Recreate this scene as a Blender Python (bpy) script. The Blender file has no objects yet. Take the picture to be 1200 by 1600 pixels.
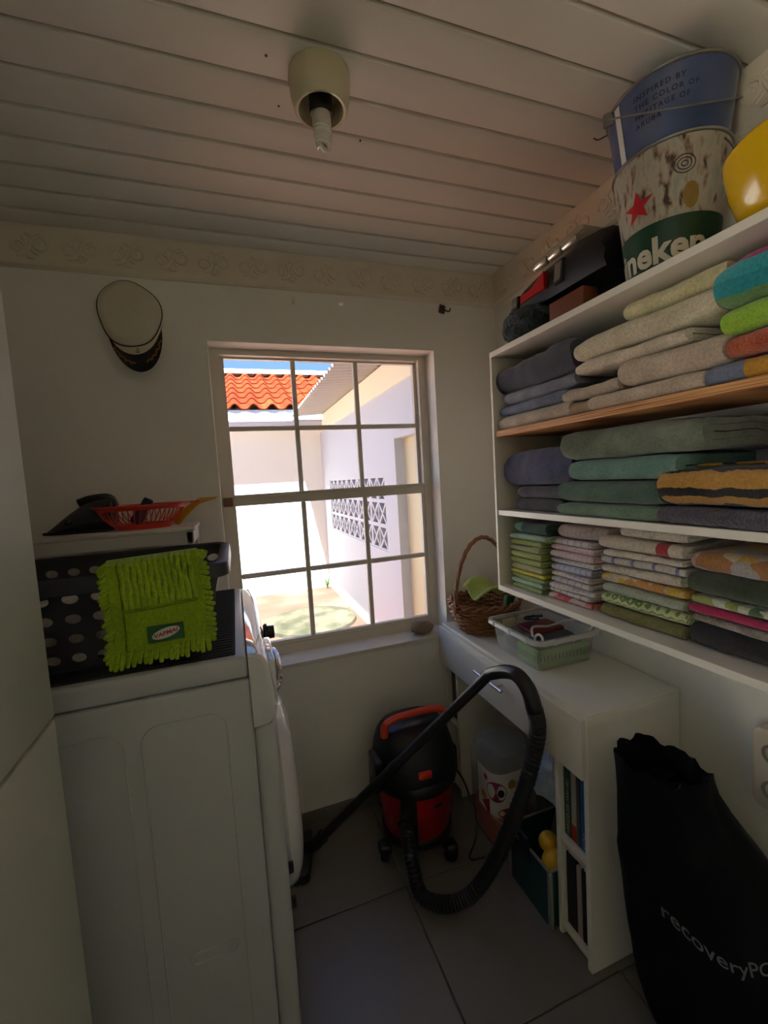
import bpy, bmesh, math, random
from mathutils import Vector, Matrix, noise
PI = math.pi
R_ = math.radians

# ---------------------------------------------------------------- camera, world, sun, exposure
scn = bpy.context.scene
COL = scn.collection
CAM_H = 1.38
cam_d = bpy.data.cameras.new('camera')
cam = bpy.data.objects.new('camera', cam_d)
COL.objects.link(cam)
cam_d.sensor_fit = 'VERTICAL'
cam_d.sensor_height = 24.0
cam_d.lens = 24.0 * 673.46 / 1600.0
cam_d.clip_start = 0.02
_yaw, _pit, _rol = R_(18.9615), R_(4.482), R_(-3.4102)
_fw = Vector((math.sin(_yaw) * math.cos(_pit), math.cos(_yaw) * math.cos(_pit), -math.sin(_pit)))
_rt = Vector((math.cos(_yaw), -math.sin(_yaw), 0))
_up = _rt.cross(_fw)
_r2 = _rt * math.cos(_rol) + _up * math.sin(_rol)
_u2 = _up * math.cos(_rol) - _rt * math.sin(_rol)
_m = Matrix((_r2, _u2, -_fw)).transposed().to_4x4()
_m.translation = (0, 0, CAM_H)
cam.matrix_world = _m
scn.camera = cam

SUN_DIR = Vector((0.54, 1.0, -3.0)).normalized()      # direction the light travels
world = bpy.data.worlds.new('world')
scn.world = world
world.use_nodes = True
wn = world.node_tree.nodes
wl = world.node_tree.links
wtc = wn.new('ShaderNodeTexCoord')
wsep = wn.new('ShaderNodeSeparateXYZ')
wramp = wn.new('ShaderNodeValToRGB')                   # clear blue sky, paler towards the horizon
wramp.color_ramp.elements[0].position = 0.0
wramp.color_ramp.elements[0].color = (0.30, 0.56, 1.0, 1)
wramp.color_ramp.elements[1].position = 1.0
wramp.color_ramp.elements[1].color = (0.15, 0.36, 0.90, 1)
wl.new(wtc.outputs['Generated'], wsep.inputs[0])
wl.new(wsep.outputs[2], wramp.inputs[0])
wl.new(wramp.outputs[0], wn['Background'].inputs['Color'])
wn['Background'].inputs['Strength'].default_value = 0.165
sun_d = bpy.data.lights.new('sun', 'SUN')
sun_d.energy = 7.5
sun_d.angle = R_(0.6)
sun_d.color = (0.90, 1.0, 1.06)
sun = bpy.data.objects.new('sun', sun_d)
sun.rotation_euler = SUN_DIR.to_track_quat('-Z', 'Y').to_euler()
sun.location = (-1, -4, 8)
COL.objects.link(sun)

scn.view_settings.view_transform = 'Standard'
scn.view_settings.look = 'None'
scn.view_settings.exposure = 2.95
scn.view_settings.gamma = 1.0
scn.view_settings.use_curve_mapping = False
scn.cycles.use_denoising = True
scn.cycles.max_bounces = 14
scn.cycles.diffuse_bounces = 8
scn.cycles.transparent_max_bounces = 16
scn.cycles.sample_clamp_indirect = 6.0
scn.cycles.caustics_reflective = False
scn.cycles.caustics_refractive = False

# ---------------------------------------------------------------- helpers
def lin(c):
    out = []
    for v in c[:3]:
        v = v / 255.0
        out.append(v / 12.92 if v <= 0.04045 else ((v + 0.055) / 1.055) ** 2.4)
    return (*out, 1.0)

MATS = {}
def nn(nt, t, **kw):
    n = nt.nodes.new(t)
    for k, v in kw.items():
        setattr(n, k, v)
    return n

def base_mat(name):
    m = bpy.data.materials.new(name)
    m.use_nodes = True
    nt = m.node_tree
    return m, nt, nt.nodes['Principled BSDF']

def add_bump(nt, b, scale, strength, dist=0.002, detail=3.0, src=None):
    tc = nn(nt, 'ShaderNodeTexCoord')
    if src is None:
        t = nn(nt, 'ShaderNodeTexNoise')
        t.inputs['Scale'].default_value = scale
        t.inputs['Detail'].default_value = detail
        nt.links.new(tc.outputs['Object'], t.inputs['Vector'])
        out = t.outputs[0]
    else:
        out = src
    bp = nn(nt, 'ShaderNodeBump')
    bp.inputs['Strength'].default_value = strength
    bp.inputs['Distance'].default_value = dist
    nt.links.new(out, bp.inputs['Height'])
    nt.links.new(bp.outputs[0], b.inputs['Normal'])

def M(name, col, rough=0.5, var=0.06, vscale=6.0, bump=None, metal=0.0, spec=0.5, coat=0.0, sheen=0.0):
    """plain surface: a base colour with a slight noise variation and optional fine relief"""
    if name in MATS:
        return MATS[name]
    m, nt, b = base_mat(name)
    c = lin(col)
    b.inputs['Roughness'].default_value = rough
    b.inputs['Metallic'].default_value = metal
    b.inputs['Specular IOR Level'].default_value = spec
    b.inputs['Coat Weight'].default_value = coat
    b.inputs['Sheen Weight'].default_value = sheen
    if var > 0:
        tc = nn(nt, 'ShaderNodeTexCoord')
        t = nn(nt, 'ShaderNodeTexNoise')
        t.inputs['Scale'].default_value = vscale
        t.inputs['Detail'].default_value = 4.0
        nt.links.new(tc.outputs['Object'], t.inputs['Vector'])
        mx = nn(nt, 'ShaderNodeMix', data_type='RGBA')
        mx.inputs[6].default_value = tuple(v * (1 - var) for v in c[:3]) + (1,)
        mx.inputs[7].default_value = tuple(min(1, v * (1 + var)) for v in c[:3]) + (1,)
        nt.links.new(t.outputs[0], mx.inputs[0])
        nt.links.new(mx.outputs[2], b.inputs['Base Color'])
    else:
        b.inputs['Base Color'].default_value = c
    if bump:
        add_bump(nt, b, *bump)
    MATS[name] = m
    return m

def ramp(nt, stops, interp='LINEAR'):
    r = nn(nt, 'ShaderNodeValToRGB')
    r.color_ramp.interpolation = interp
    e = r.color_ramp.elements
    while len(e) < len(stops):
        e.new(0.5)
    for k, (p, c) in enumerate(stops):
        e[k].position = p
        e[k].color = lin(c)
    return r

def math_n(nt, op, a, b=None, c=None):
    n = nn(nt, 'ShaderNodeMath', operation=op)
    for i, v in enumerate((a, b, c)):
        if v is None:
            continue
        if isinstance(v, (int, float)):
            n.inputs[i].default_value = v
        else:
            nt.links.new(v, n.inputs[i])
    return n.outputs[0]

def fabric(name, style, cols, bump=(260, 0.6, 0.003), k=(60, 60), rough=0.95):
    """cloth: terry, plain, stripe (along y), band (by height), check, chevron, floral, split"""
    if name in MATS:
        return MATS[name]
    m, nt, b = base_mat(name)
    L = nt.links.new
    b.inputs['Roughness'].default_value = rough
    b.inputs['Specular IOR Level'].default_value = 0.15
    b.inputs['Sheen Weight'].default_value = 0.25
    b.inputs['Sheen Roughness'].default_value = 0.6
    tc = nn(nt, 'ShaderNodeTexCoord')
    sp = nn(nt, 'ShaderNodeSeparateXYZ')
    L(tc.outputs['Object'], sp.inputs[0])
    X, Y, Z = sp.outputs
    nz = nn(nt, 'ShaderNodeTexNoise')
    nz.inputs['Scale'].default_value = 22.0
    nz.inputs['Detail'].default_value = 5.0
    L(tc.outputs['Object'], nz.inputs['Vector'])
    N = nz.outputs[0]
    XZ = math_n(nt, 'ADD', Z, math_n(nt, 'MULTIPLY', X, -1.0))
    if style == 'terry':
        rp = ramp(nt, [(0.3, cols[0]), (0.7, cols[1])])
        L(N, rp.inputs[0])
    elif style == 'stripe':
        v = math_n(nt, 'FRACT', math_n(nt, 'ADD', math_n(nt, 'MULTIPLY', Y, k[0]), 0.13))
        rp = ramp(nt, [(0.0, cols[0]), (k[1], cols[1]), (min(0.99, k[1] + 0.16), cols[0])], 'CONSTANT')
        L(v, rp.inputs[0])
    elif style == 'band':
        v = math_n(nt, 'ADD', math_n(nt, 'MULTIPLY', Z, k[0]), math_n(nt, 'MULTIPLY', N, k[1]))
        n = len(cols)
        rp = ramp(nt, [(i / n, c) for i, c in enumerate(cols)], 'CONSTANT')
        L(v, rp.inputs[0])
    elif style == 'check':
        a = math_n(nt, 'LESS_THAN', math_n(nt, 'FRACT', math_n(nt, 'MULTIPLY', Y, k[0])), 0.17)
        c = math_n(nt, 'LESS_THAN', math_n(nt, 'FRACT', math_n(nt, 'MULTIPLY', XZ, k[1])), 0.17)
        v = math_n(nt, 'MULTIPLY', math_n(nt, 'ADD', a, c), 0.5)
        rp = ramp(nt, [(0.0, cols[0]), (1.0, cols[1])])
        L(v, rp.inputs[0])
    elif style == 'chevron':
        zz = math_n(nt, 'MULTIPLY', math_n(nt, 'ABSOLUTE', math_n(nt, 'SUBTRACT', math_n(nt, 'FRACT', math_n(nt, 'MULTIPLY', Y, k[0])), 0.5)), k[1])
        v = math_n(nt, 'FRACT', math_n(nt, 'ADD', math_n(nt, 'MULTIPLY', XZ, 75.0), zz))
        rp = ramp(nt, [(0.0, cols[0]), (0.62, cols[1])], 'CONSTANT')
        L(v, rp.inputs[0])
    elif style == 'floral':
        vo = nn(nt, 'ShaderNodeTexVoronoi')
        vo.inputs['Scale'].default_value = k[0]
        L(tc.outputs['Object'], vo.inputs['Vector'])
        se = nn(nt, 'ShaderNodeSeparateColor')
        L(vo.outputs['Color'], se.inputs[0])
        n = len(cols)
        rp = ramp(nt, [(i / n, c) for i, c in enumerate(cols)], 'CONSTANT')
        L(se.outputs[0], rp.inputs[0])
    elif style == 'split':
        v = math_n(nt, 'ADD', Y, math_n(nt, 'MULTIPLY', math_n(nt, 'SUBTRACT', N, 0.5), 0.02))
        t = math_n(nt, 'GREATER_THAN', v, k[0])
        rp = ramp(nt, [(0.0, cols[1]), (0.5, cols[0])], 'CONSTANT')
        L(t, rp.inputs[0])
    # overall fibre mottling
    n2 = nn(nt, 'ShaderNodeTexNoise')
    n2.inputs['Scale'].default_value = 180.0
    L(tc.outputs['Object'], n2.inputs['Vector'])
    mm = nn(nt, 'ShaderNodeMix', data_type='RGBA', blend_type='MULTIPLY')
    mm.inputs[0].default_value = 0.38
    L(rp.outputs[0], mm.inputs[6])
    g = ramp(nt, [(0.3, (150, 150, 150)), (0.65, (255, 255, 255))])
    L(n2.outputs[0], g.inputs[0])
    L(g.outputs[0], mm.inputs[7])
    L(mm.outputs[2], b.inputs['Base Color'])
    add_bump(nt, b, *bump)
    MATS[name] = m
    return m

def clear_mat(name, col, alpha, rough=0.1, spec=0.5):
    """thin clear plastic or glass sheet: mostly see-through with a gloss"""
    if name in MATS:
        return MATS[name]
    m, nt, b = base_mat(name)
    b.inputs['Base Color'].default_value = lin(col)
    b.inputs['Roughness'].default_value = rough
    b.inputs['Specular IOR Level'].default_value = spec
    b.inputs['Alpha'].default_value = alpha
    MATS[name] = m
    return m

class MB:
    def __init__(s):
        s.v = []
        s.f = []
    def add(s, vs, fs):
        o = len(s.v)
        s.v.extend(Vector(p) for p in vs)
        s.f.extend(tuple(i + o for i in f) for f in fs)
        return s
    def join(s, other):
        return s.add(other.v, other.f)
    def box(s, a, b):
        x0, y0, z0 = a
        x1, y1, z1 = b
        return s.add([(x0, y0, z0), (x1, y0, z0), (x1, y1, z0), (x0, y1, z0), (x0, y0, z1), (x1, y0, z1), (x1, y1, z1), (x0, y1, z1)],
                     [(0, 3, 2, 1), (4, 5, 6, 7), (0, 1, 5, 4), (1, 2, 6, 5), (2, 3, 7, 6), (3, 0, 4, 7)])
    def rbox(s, a, b, r=0.004, seg=2):
        bm = bmesh.new()
        bmesh.ops.create_cube(bm, size=1.0)
        c = [(a[i] + b[i]) / 2 for i in range(3)]
        d = [abs(b[i] - a[i]) for i in range(3)]
        for v in bm.verts:
            v.co = Vector((c[0] + v.co.x * d[0], c[1] + v.co.y * d[1], c[2] + v.co.z * d[2]))
        r = min(r, min(d) * 0.49)
        bmesh.ops.bevel(bm, geom=bm.edges[:], offset=r, segments=seg, profile=0.5, affect='EDGES')
        bm.verts.index_update()
        s.add([v.co.copy() for v in bm.verts], [tuple(v.index for v in f.verts) for f in bm.faces])
        bm.free()
        return s
    def rings(s, rings, closed=True, cap0=True, cap1=True):
        """skin a list of equal-length point rings"""
        n = len(rings[0])
        o = len(s.v)
        for r in rings:
            s.v.extend(Vector(p) for p in r)
        m = n if closed else n - 1
        for i in range(len(rings) - 1):
            for j in range(m):
                k = (j + 1) % n
                s.f.append((o + i * n + j, o + i * n + k, o + (i + 1) * n + k, o + (i + 1) * n + j))
        if cap0 and closed:
            s.f.append(tuple(o + j for j in reversed(range(n))))
        if cap1 and closed:
            s.f.append(tuple(o + (len(rings) - 1) * n + j for j in range(n)))
        return s
    def tube(s, pts, r, n=10, closed=False, flat=1.0):
        pts = [Vector(p) for p in pts]
        N = len(pts)
        rad = r if isinstance(r, (list, tuple)) else [r] * N
        prev = None
        rings = []
        for i, p in enumerate(pts):
            if closed:
                t = pts[(i + 1) % N] - pts[i - 1]
            else:
                t = pts[min(i + 1, N - 1)] - pts[max(i - 1, 0)]
            t.normalize()
            if prev is None:
                u = t.orthogonal().normalized()
            else:
                u = prev - t * prev.dot(t)
                if u.length < 1e-6:
                    u = t.orthogonal()
                u.normalize()
            prev = u
            w = t.cross(u)
            rings.append([p + (u * math.cos(2 * PI * k / n) + w * math.sin(2 * PI * k / n) * flat) * rad[i] for k in range(n)])
        if closed:
            rings.append(rings[0])
            return s.rings(rings, True, False, False)
        return s.rings(rings)
    def lathe(s, prof, c=(0, 0, 0), n=32, sx=1.0, sy=1.0, cap=True):
        rings = [[(c[0] + r * sx * math.cos(2 * PI * k / n), c[1] + r * sy * math.sin(2 * PI * k / n), c[2] + z) for k in range(n)] for r, z in prof]
        return s.rings(rings, True, cap, cap)
    def prism(s, poly, axis, a, b):
        """poly: 2-D outline in the two other axes (cyclic order), pushed from a to b along the axis"""
        def P(p, t):
            q = [0, 0, 0]
            o = [i for i in range(3) if i != axis]
            q[o[0]], q[o[1]], q[axis] = p[0], p[1], t
            return q
        return s.rings([[P(p, a) for p in poly], [P(p, b) for p in poly]])
    def grid(s, nu, nv, fn, closed_u=False):
        o = len(s.v)
        for i in range(nu):
            for j in range(nv):
                s.v.append(Vector(fn(i / (nu - 1), j / (nv - 1))))
        for i in range(nu - 1):
            for j in range(nv - 1):
                s.f.append((o + i * nv + j, o + (i + 1) * nv + j, o + (i + 1) * nv + j + 1, o + i * nv + j + 1))
        return s
    def sheet(s, nu, nv, fn, th):
        """grid with thickness along its normal (closed)"""
        g = MB().grid(nu, nv, fn)
        P = g.v
        nor = []
        for i in range(nu):
            for j in range(nv):
                a = P[min(i + 1, nu - 1) * nv + j] - P[max(i - 1, 0) * nv + j]
                b = P[i * nv + min(j + 1, nv - 1)] - P[i * nv + max(j - 1, 0)]
                nrm = a.cross(b)
                nor.append(nrm.normalized() if nrm.length > 1e-9 else Vector((0, 0, 1)))
        o = len(s.v)
        s.v.extend(P)
        s.v.extend(p + n_ * th for p, n_ in zip(P, nor))
        K = nu * nv
        for f in g.f:
            s.f.append(tuple(o + i for i in reversed(f)))
            s.f.append(tuple(o + K + i for i in f))
        def edge(ids):
            for a, b in zip(ids, ids[1:]):
                s.f.append((o + a, o + b, o + K + b, o + K + a))
        edge([i * nv for i in range(nu)])
        edge([i * nv + nv - 1 for i in reversed(range(nu))])
        edge([j for j in reversed(range(nv))])
        edge([(nu - 1) * nv + j for j in range(nv)])
        return s
    def ell(s, c, r, n=16, m=10):
        rings = []
        for i in range(1, m):
            a = PI * i / m
            rings.append([(c[0] + r[0] * math.sin(a) * math.cos(2 * PI * k / n), c[1] + r[1] * math.sin(a) * math.sin(2 * PI * k / n), c[2] - r[2] * math.cos(a)) for k in range(n)])
        return s.rings(rings)
    def xf(s, mat):
        s.v = [mat @ p for p in s.v]
        return s
    def rot(s, ang, axis='Z', piv=(0, 0, 0)):
        p = Vector(piv)
        m = Matrix.Translation(p) @ Matrix.Rotation(ang, 4, axis) @ Matrix.Translation(-p)
        return s.xf(m)
    def jit(s, amp, sc, seed=0.0):
        so = Vector((seed * 3.1, seed * 7.7, seed * 1.3))
        s.v = [p + noise.noise_vector(p * sc + so) * amp for p in s.v]
        return s

ORG = {}
def mesh_of(mb, name, org=(0, 0, 0), smooth=40):
    me = bpy.data.meshes.new(name)
    o = Vector(org)
    me.from_pydata([tuple(p - o) for p in mb.v], [], mb.f)
    bm = bmesh.new()
    bm.from_mesh(me)
    bmesh.ops.recalc_face_normals(bm, faces=bm.faces[:])
    bm.to_mesh(me)
    bm.free()
    if smooth:
        me.polygons.foreach_set('use_smooth', [True] * len(me.polygons))
        me.set_sharp_from_angle(angle=R_(smooth))
    me.update()
    return me

def tag(o, label=None, cat=None, group=None, kind=None):
    if label: o['label'] = label
    if cat: o['category'] = cat
    if group: o['group'] = group
    if kind: o['kind'] = kind
    return o

def thing(name, loc, label, cat, group=None, kind=None):
    o = bpy.data.objects.new(name, None)
    o.empty_display_size = 0.05
    COL.objects.link(o)
    o.location = loc
    ORG[o.name] = Vector(loc)
    return tag(o, label, cat, group, kind)

def obj(name, mb, mat, parent=None, label=None, cat=None, group=None, kind=None, org=None, smooth=40):
    """mesh coordinates are given in world space; the origin is the parent's, or org"""
    if parent is not None:
        og = ORG[parent.name]
    elif org is not None:
        og = Vector(org)
    else:
        xs = [p.x for p in mb.v]; ys = [p.y for p in mb.v]; zs = [p.z for p in mb.v]
        og = Vector(((min(xs) + max(xs)) / 2, (min(ys) + max(ys)) / 2, min(zs)))
    me = mesh_of(mb, name, og, smooth)
    me.materials.append(mat)
    o = bpy.data.objects.new(name, me)
    COL.objects.link(o)
    if parent is not None:
        o.parent = parent
    else:
        o.location = og
    ORG[o.name] = og
    return tag(o, label, cat, group, kind)

def inst(name, me, loc, parent=None, rot=(0, 0, 0), scale=(1, 1, 1)):
    """another object on shared mesh data; loc in world space"""
    o = bpy.data.objects.new(name, me)
    COL.objects.link(o)
    if parent is not None:
        o.parent = parent
        o.location = Vector(loc) - ORG[parent.name]
    else:
        o.location = loc
    o.rotation_euler = rot
    o.scale = scale
    return o

def text2d(s, size, font_shear=0.0, bold=0.0, space=1.0):
    cu = bpy.data.curves.new('lettering', 'FONT')
    cu.body = s
    cu.size = size
    cu.shear = font_shear
    cu.offset = bold
    cu.space_character = space
    cu.resolution_u = 3
    cu.align_x = 'LEFT'
    o = bpy.data.objects.new('lettering', cu)
    COL.objects.link(o)
    dg = bpy.context.evaluated_depsgraph_get()
    me = bpy.data.meshes.new_from_object(o.evaluated_get(dg))
    mb = MB()
    mb.v = [v.co.copy() for v in me.vertices]
    mb.f = [tuple(p.vertices) for p in me.polygons]
    bpy.data.objects.remove(o)
    bpy.data.curves.remove(cu)
    bpy.data.meshes.remove(me)
    return mb

def wrap(mb, fn, maxlen=.008):
    bm = bmesh.new()
    vs = [bm.verts.new(q) for q in mb.v]
    for f in mb.f:
        try:
            bm.faces.new([vs[i] for i in f])
        except ValueError:
            pass
    for _ in range(4):                                  # fine enough to follow a curved surface
        bmesh.ops.triangulate(bm, faces=bm.faces[:])
        long_e = [e for e in bm.edges if e.calc_length() > maxlen]
        if not long_e:
            break
        bmesh.ops.subdivide_edges(bm, edges=long_e, cuts=1)
    bmesh.ops.triangulate(bm, faces=bm.faces[:])
    bm.verts.index_update()
    mb.v = [v.co.copy() for v in bm.verts]
    mb.f = [tuple(v.index for v in f.verts) for f in bm.faces]
    bm.free()
    mb.v = [Vector(fn(p.x, p.y)) for p in mb.v]
    return mb

def bez(pts, n=10, closed=False):
    """Catmull-Rom through points"""
    P = [Vector(p) for p in pts]
    N = len(P)
    out = []
    segs = N if closed else N - 1
    for i in range(segs):
        if closed:
            p0, p1, p2, p3 = P[i - 1], P[i], P[(i + 1) % N], P[(i + 2) % N]
        else:
            p1, p2 = P[i], P[i + 1]
            p0 = P[i - 1] if i else p1 * 2 - p2
            p3 = P[i + 2] if i + 2 < N else p2 * 2 - p1
        for k in range(n):
            t = k / n
            out.append(0.5 * ((2 * p1) + (p2 - p0) * t + (2 * p0 - 5 * p1 + 4 * p2 - p3) * t * t + (3 * p1 - p0 - 3 * p2 + p3) * t ** 3))
    if not closed:
        out.append(P[-1])
    return out

# ---------------------------------------------------------------- setting: room shell
XL, XR, YB, YR, ZC = -1.02, 1.15, 1.684, -1.20, 2.226
WX0, WX1, WZ0, WZ1 = -0.048, 0.842, 0.676, 1.903
YO = YB + 0.18

m_wall = M('painted_plaster', (236, 235, 225), 0.85, 0.04, 3.0, (38, 0.35, 0.004, 6.0), spec=0.2)
m_ceil = M('ceiling_board_white', (238, 237, 228), 0.42, 0.03, 2.0, spec=0.4)
m_groove = M('ceiling_groove', (190, 182, 168), 0.6, 0.05)
m_corn = M('cornice_plaster', (228, 218, 198), 0.8, 0.05, 8.0, (60, 0.2, 0.003), spec=0.2)
m_tile = M('floor_tile_grey', (116, 113, 107), 0.35, 0.10, 5.0, spec=0.5)
m_grout = M('floor_grout', (120, 104, 92), 0.9, 0.1, 20)
m_base = M('skirting_tile', (120, 117, 110), 0.4, 0.08, 8)
m_white = M('white_laminate', (232, 228, 216), 0.38, 0.02, 4.0, spec=0.45)
m_frame = M('window_paint', (214, 206, 190), 0.5, 0.05, 12.0, (60, 0.12, 0.002))

fl = obj('floor', MB().box((XL - .1, YR - .1, -0.12), (XR + .1, YB + .1, -0.006)), m_grout, None, 'pale grey square tiled floor', 'floor', kind='structure', org=(0, 0, 0))
P_ = 0.45
xs = [0.439 + P_ * k for k in range(-4, 3)]
ys = [1.282 + P_ * k for k in range(-6, 2)]
tile_cache = {}
for i in range(len(xs) - 1):
    for j in range(len(ys) - 1):
        a, b = max(xs[i] + .002, XL), min(xs[i + 1] - .002, XR)
        c, d = max(ys[j] + .002, YR), min(ys[j + 1] - .002, YB)
        if b - a < .02 or d - c < .02:
            continue
        key = (round(b - a, 3), round(d - c, 3))
        if key not in tile_cache:
            me = mesh_of(MB().rbox((-(b - a) / 2, -(d - c) / 2, -0.006), ((b - a) / 2, (d - c) / 2, 0), 0.0015, 1), 'tile')
            me.materials.append(m_tile)
            tile_cache[key] = me
        inst('tile', tile_cache[key], ((a + b) / 2, (c + d) / 2, 0), fl)

ce = obj('ceiling', MB().box((XL - .1, YR - .1, ZC + .011), (XR + .1, YO, ZC + .10)), m_groove, None, 'white panelled ceiling of long narrow boards', 'ceiling', kind='structure', org=(0, 0, ZC))
gp, gy = 0.1004, 1.584
pl = MB().rbox((XL, -0.0455, 0), (XR, 0.0455, 0.014), 0.004, 2)
pme = mesh_of(pl, 'plank')
pme.materials.append(m_ceil)
k = 0
y = gy + gp / 2
while y - .05 > YR - .05:
    inst('plank', pme, (0, y, ZC), ce)
    y -= gp
for (sx, sy) in ((0.13, 0.93), (0.165, 1.04), (0.37, 1.09)):
    obj('screw', MB().lathe([(0.0025, ZC - .0012), (0.0025, ZC + .002)], (sx, sy, 0), 8), M('dark_screw', (60, 55, 50), .5), ce)

def ring_wall(mb, ax, t0, t1, outer, inner):
    """wall slab with a rectangular opening, reveal included; (u0,u1,v0,v1) rectangles"""
    def P(u, v, t):
        return (u, t, v) if ax == 1 else (t, u, v)
    for t in (t0, t1):
        o = [P(outer[0], outer[2], t), P(outer[1], outer[2], t), P(outer[1], outer[3], t), P(outer[0], outer[3], t)]
        i = [P(inner[0], inner[2], t), P(inner[1], inner[2], t), P(inner[1], inner[3], t), P(inner[0], inner[3], t)]
        mb.add(o + i, [(0, 1, 5, 4), (1, 2, 6, 5), (2, 3, 7, 6), (3, 0, 4, 7)])
    for rect in (outer, inner):
        c = [(rect[0], rect[2]), (rect[1], rect[2]), (rect[1], rect[3]), (rect[0], rect[3])]
        mb.add([P(*q, t0) for q in c] + [P(*q, t1) for q in c], [(0, 1, 5, 4), (1, 2, 6, 5), (2, 3, 7, 6), (3, 0, 4, 7)])
    return mb

obj('wall_back', ring_wall(MB(), 1, YB, YO, (XL - .15, XR + .15, -.1, 2.34), (WX0, WX1, WZ0, WZ1)), m_wall, None, 'cream plastered wall with the window', 'wall', kind='structure', org=(0, YB, 0), smooth=0)
obj('wall_right', MB().box((XR, YR - .15, -.1), (XR + .15, YO, 2.34)), m_wall, None, 'cream wall behind the shelf and desk', 'wall', kind='structure', org=(XR, 0, 0), smooth=0)
obj('wall_left', ring_wall(MB(), 0, XL - .15, XL, (YR - .15, YO, -.1, 2.34), (-.56, -.22, -.09, 2.05)), m_wall, None, 'cream wall with an added unseen opening for fill light', 'wall', kind='structure', org=(XL, 0, 0), smooth=0)  # doorway out of view, added to let fill light onto shelf and desk
obj('wall_front', MB().box((XL - .15, YR - .15, -.1), (XR + .15, YR, 2.34)), m_wall, None, 'cream wall facing the window', 'wall', kind='structure', org=(0, YR, 0), smooth=0)
obj('ground_bounce', MB().box((-9, -9, -.2), (XL - .15, YO, -.02)), M('bounce_paving', (205, 186, 165), .9, .1), None, 'added unseen paving that bounces sunlight into the side opening', 'ground', kind='structure', org=(-3, -2, 0), smooth=0)  # unseen ground, added so sunlight bounces up through the side opening
obj('roof_sun_block', MB().box((-1.75, -3.4, 2.34), (XL - .15, YO, 2.44)), m_wall, None, 'added unseen slab keeping direct sun out of the side opening', 'roof', kind='structure', org=(-1.6, -1, 2.34), smooth=0)  # unseen slab, added to stop direct sun entering the side opening
bb = obj('baseboard_back', MB().rbox((XL, YB - .011, 0), (XR, YB, 0.052), 0.003), m_base, None, 'low grey tile skirting under the window wall', 'baseboard', kind='structure')

# cornice with raised scrolls
def corn_prof(s):
    return [(0, 0), (-.022, 0), (-.022, -.012), (-.014, -.022), (-.010, -.10), (-.014, -.108), (-.014, -.118), (-.006, -.126), (0, -.126)]
c1 = obj('trim_1', MB().prism([(YB + a, ZC + b) for a, b in corn_prof(1)], 0, XL, XR), m_corn, None, 'ornate cream cornice along the top of the window wall', 'cornice', kind='structure', org=(0, YB, ZC))
c2 = obj('trim_2', MB().prism([(XR + a, ZC + b) for a, b in corn_prof(1)], 1, YR, YB), m_corn, None, 'ornate cream cornice along the top of the shelf wall', 'cornice', kind='structure', org=(XR, 0, ZC))
def scroll():
    mb = MB()
    def sp(cx, cz, r0, t0, t1, s):
        pts = []
        for q in range(16):
            t = t0 + (t1 - t0) * q / 15
            r = r0 * (1 - 0.75 * q / 15)
            pts.append((cx + s * r * math.cos(t), 0, cz + r * math.sin(t)))
        mb.tube(pts, [0.0052 - 0.0025 * q / 15 for q in range(16)], 6)
    sp(-.032, -.066, .026, -PI / 2, 2.2 * PI, 1)
    sp(.032, -.054, .026, PI / 2, 3.2 * PI, 1)
    mb.tube([(-.036, 0, -.09), (-.01, 0, -.085), (.01, 0, -.04), (.036, 0, -.03)], .005, 6)
    for cx, cz, a in ((0, -.03, .5), (-.012, -.045, 1.1), (.012, -.08, .6), (0, -.095, 0.1)):
        e = MB().ell((0, 0, 0), (.013, .004, .0055), 8, 6).rot(a, 'Y')
        e.xf(Matrix.Translation((cx, 0, cz)))
        mb.join(e)
    return mb
sme = mesh_of(scroll(), 'scroll')
sme.materials.append(m_corn)
x = XL + .08
while x < XR - .05:
    inst('scroll', sme, (x, YB - .0125, ZC), c1)
    x += .134
y = YB - .10
while y > -.2:
    inst('scroll', sme, (XR - .0125, y, ZC), c2, (0, 0, PI / 2))
    y -= .134

# window: wooden frame, two sashes with glazing bars, twelve panes
win = thing('window_1', (0.4, YB + .09, WZ0), 'white painted sash window of twelve small panes', 'window', kind='structure')
yf = YB + .086
fw = 0.036
obj('frame', ring_wall(MB(), 1, yf, yf + .06, (WX0, WX1, WZ0, WZ1), (WX0 + fw, WX1 - fw, WZ0 + .05, WZ1 - .022)), m_frame, win, smooth=0)
gx0, gx1 = WX0 + fw, WX1 - fw
gz0, gz1 = WZ0 + .05, WZ1 - .022
zm = 1.318
m_glass = clear_mat('window_glass', (250, 252, 250), 0.04, 0.02)
def sash(z0, z1, ya, rail_lo, rail_hi, first_row):
    st = 0.014
    s = obj('sash', ring_wall(MB(), 1, ya, ya + .022, (gx0, gx1, z0, z1), (gx0 + st, gx1 - st, z0 + rail_lo, z1 - rail_hi)), m_frame, win, smooth=0)
    ix0, ix1, iz0, iz1 = gx0 + st, gx1 - st, z0 + rail_lo, z1 - rail_hi
    w = 0.019
    xsn = [ix0 + (ix1 - ix0) * q / 3 for q in range(4)]
    zmid = (iz0 + iz1) / 2
    for q in (1, 2):
        obj('glazing_bar', MB().rbox((xsn[q] - w / 2, ya + .001, iz0), (xsn[q] + w / 2, ya + .021, iz1), .003, 1), m_frame, s)
    for q in range(3):
        a, b = xsn[q] + (w / 2 if q else 0), xsn[q + 1] - (w / 2 if q < 2 else 0)
        obj('glazing_bar', MB().rbox((a, ya + .001, zmid - w / 2), (b, ya + .021, zmid + w / 2), .003, 1), m_frame, s)
        obj('pane', MB().box((a, ya + .010, iz0), (b, ya + .013, zmid - w / 2)), m_glass, s, smooth=0)
        obj('pane', MB().box((a, ya + .010, zmid + w / 2), (b, ya + .013, iz1)), m_glass, s, smooth=0)
    return s
sash(zm - .010, gz1, yf + .030, .030, .006, 0)
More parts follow.
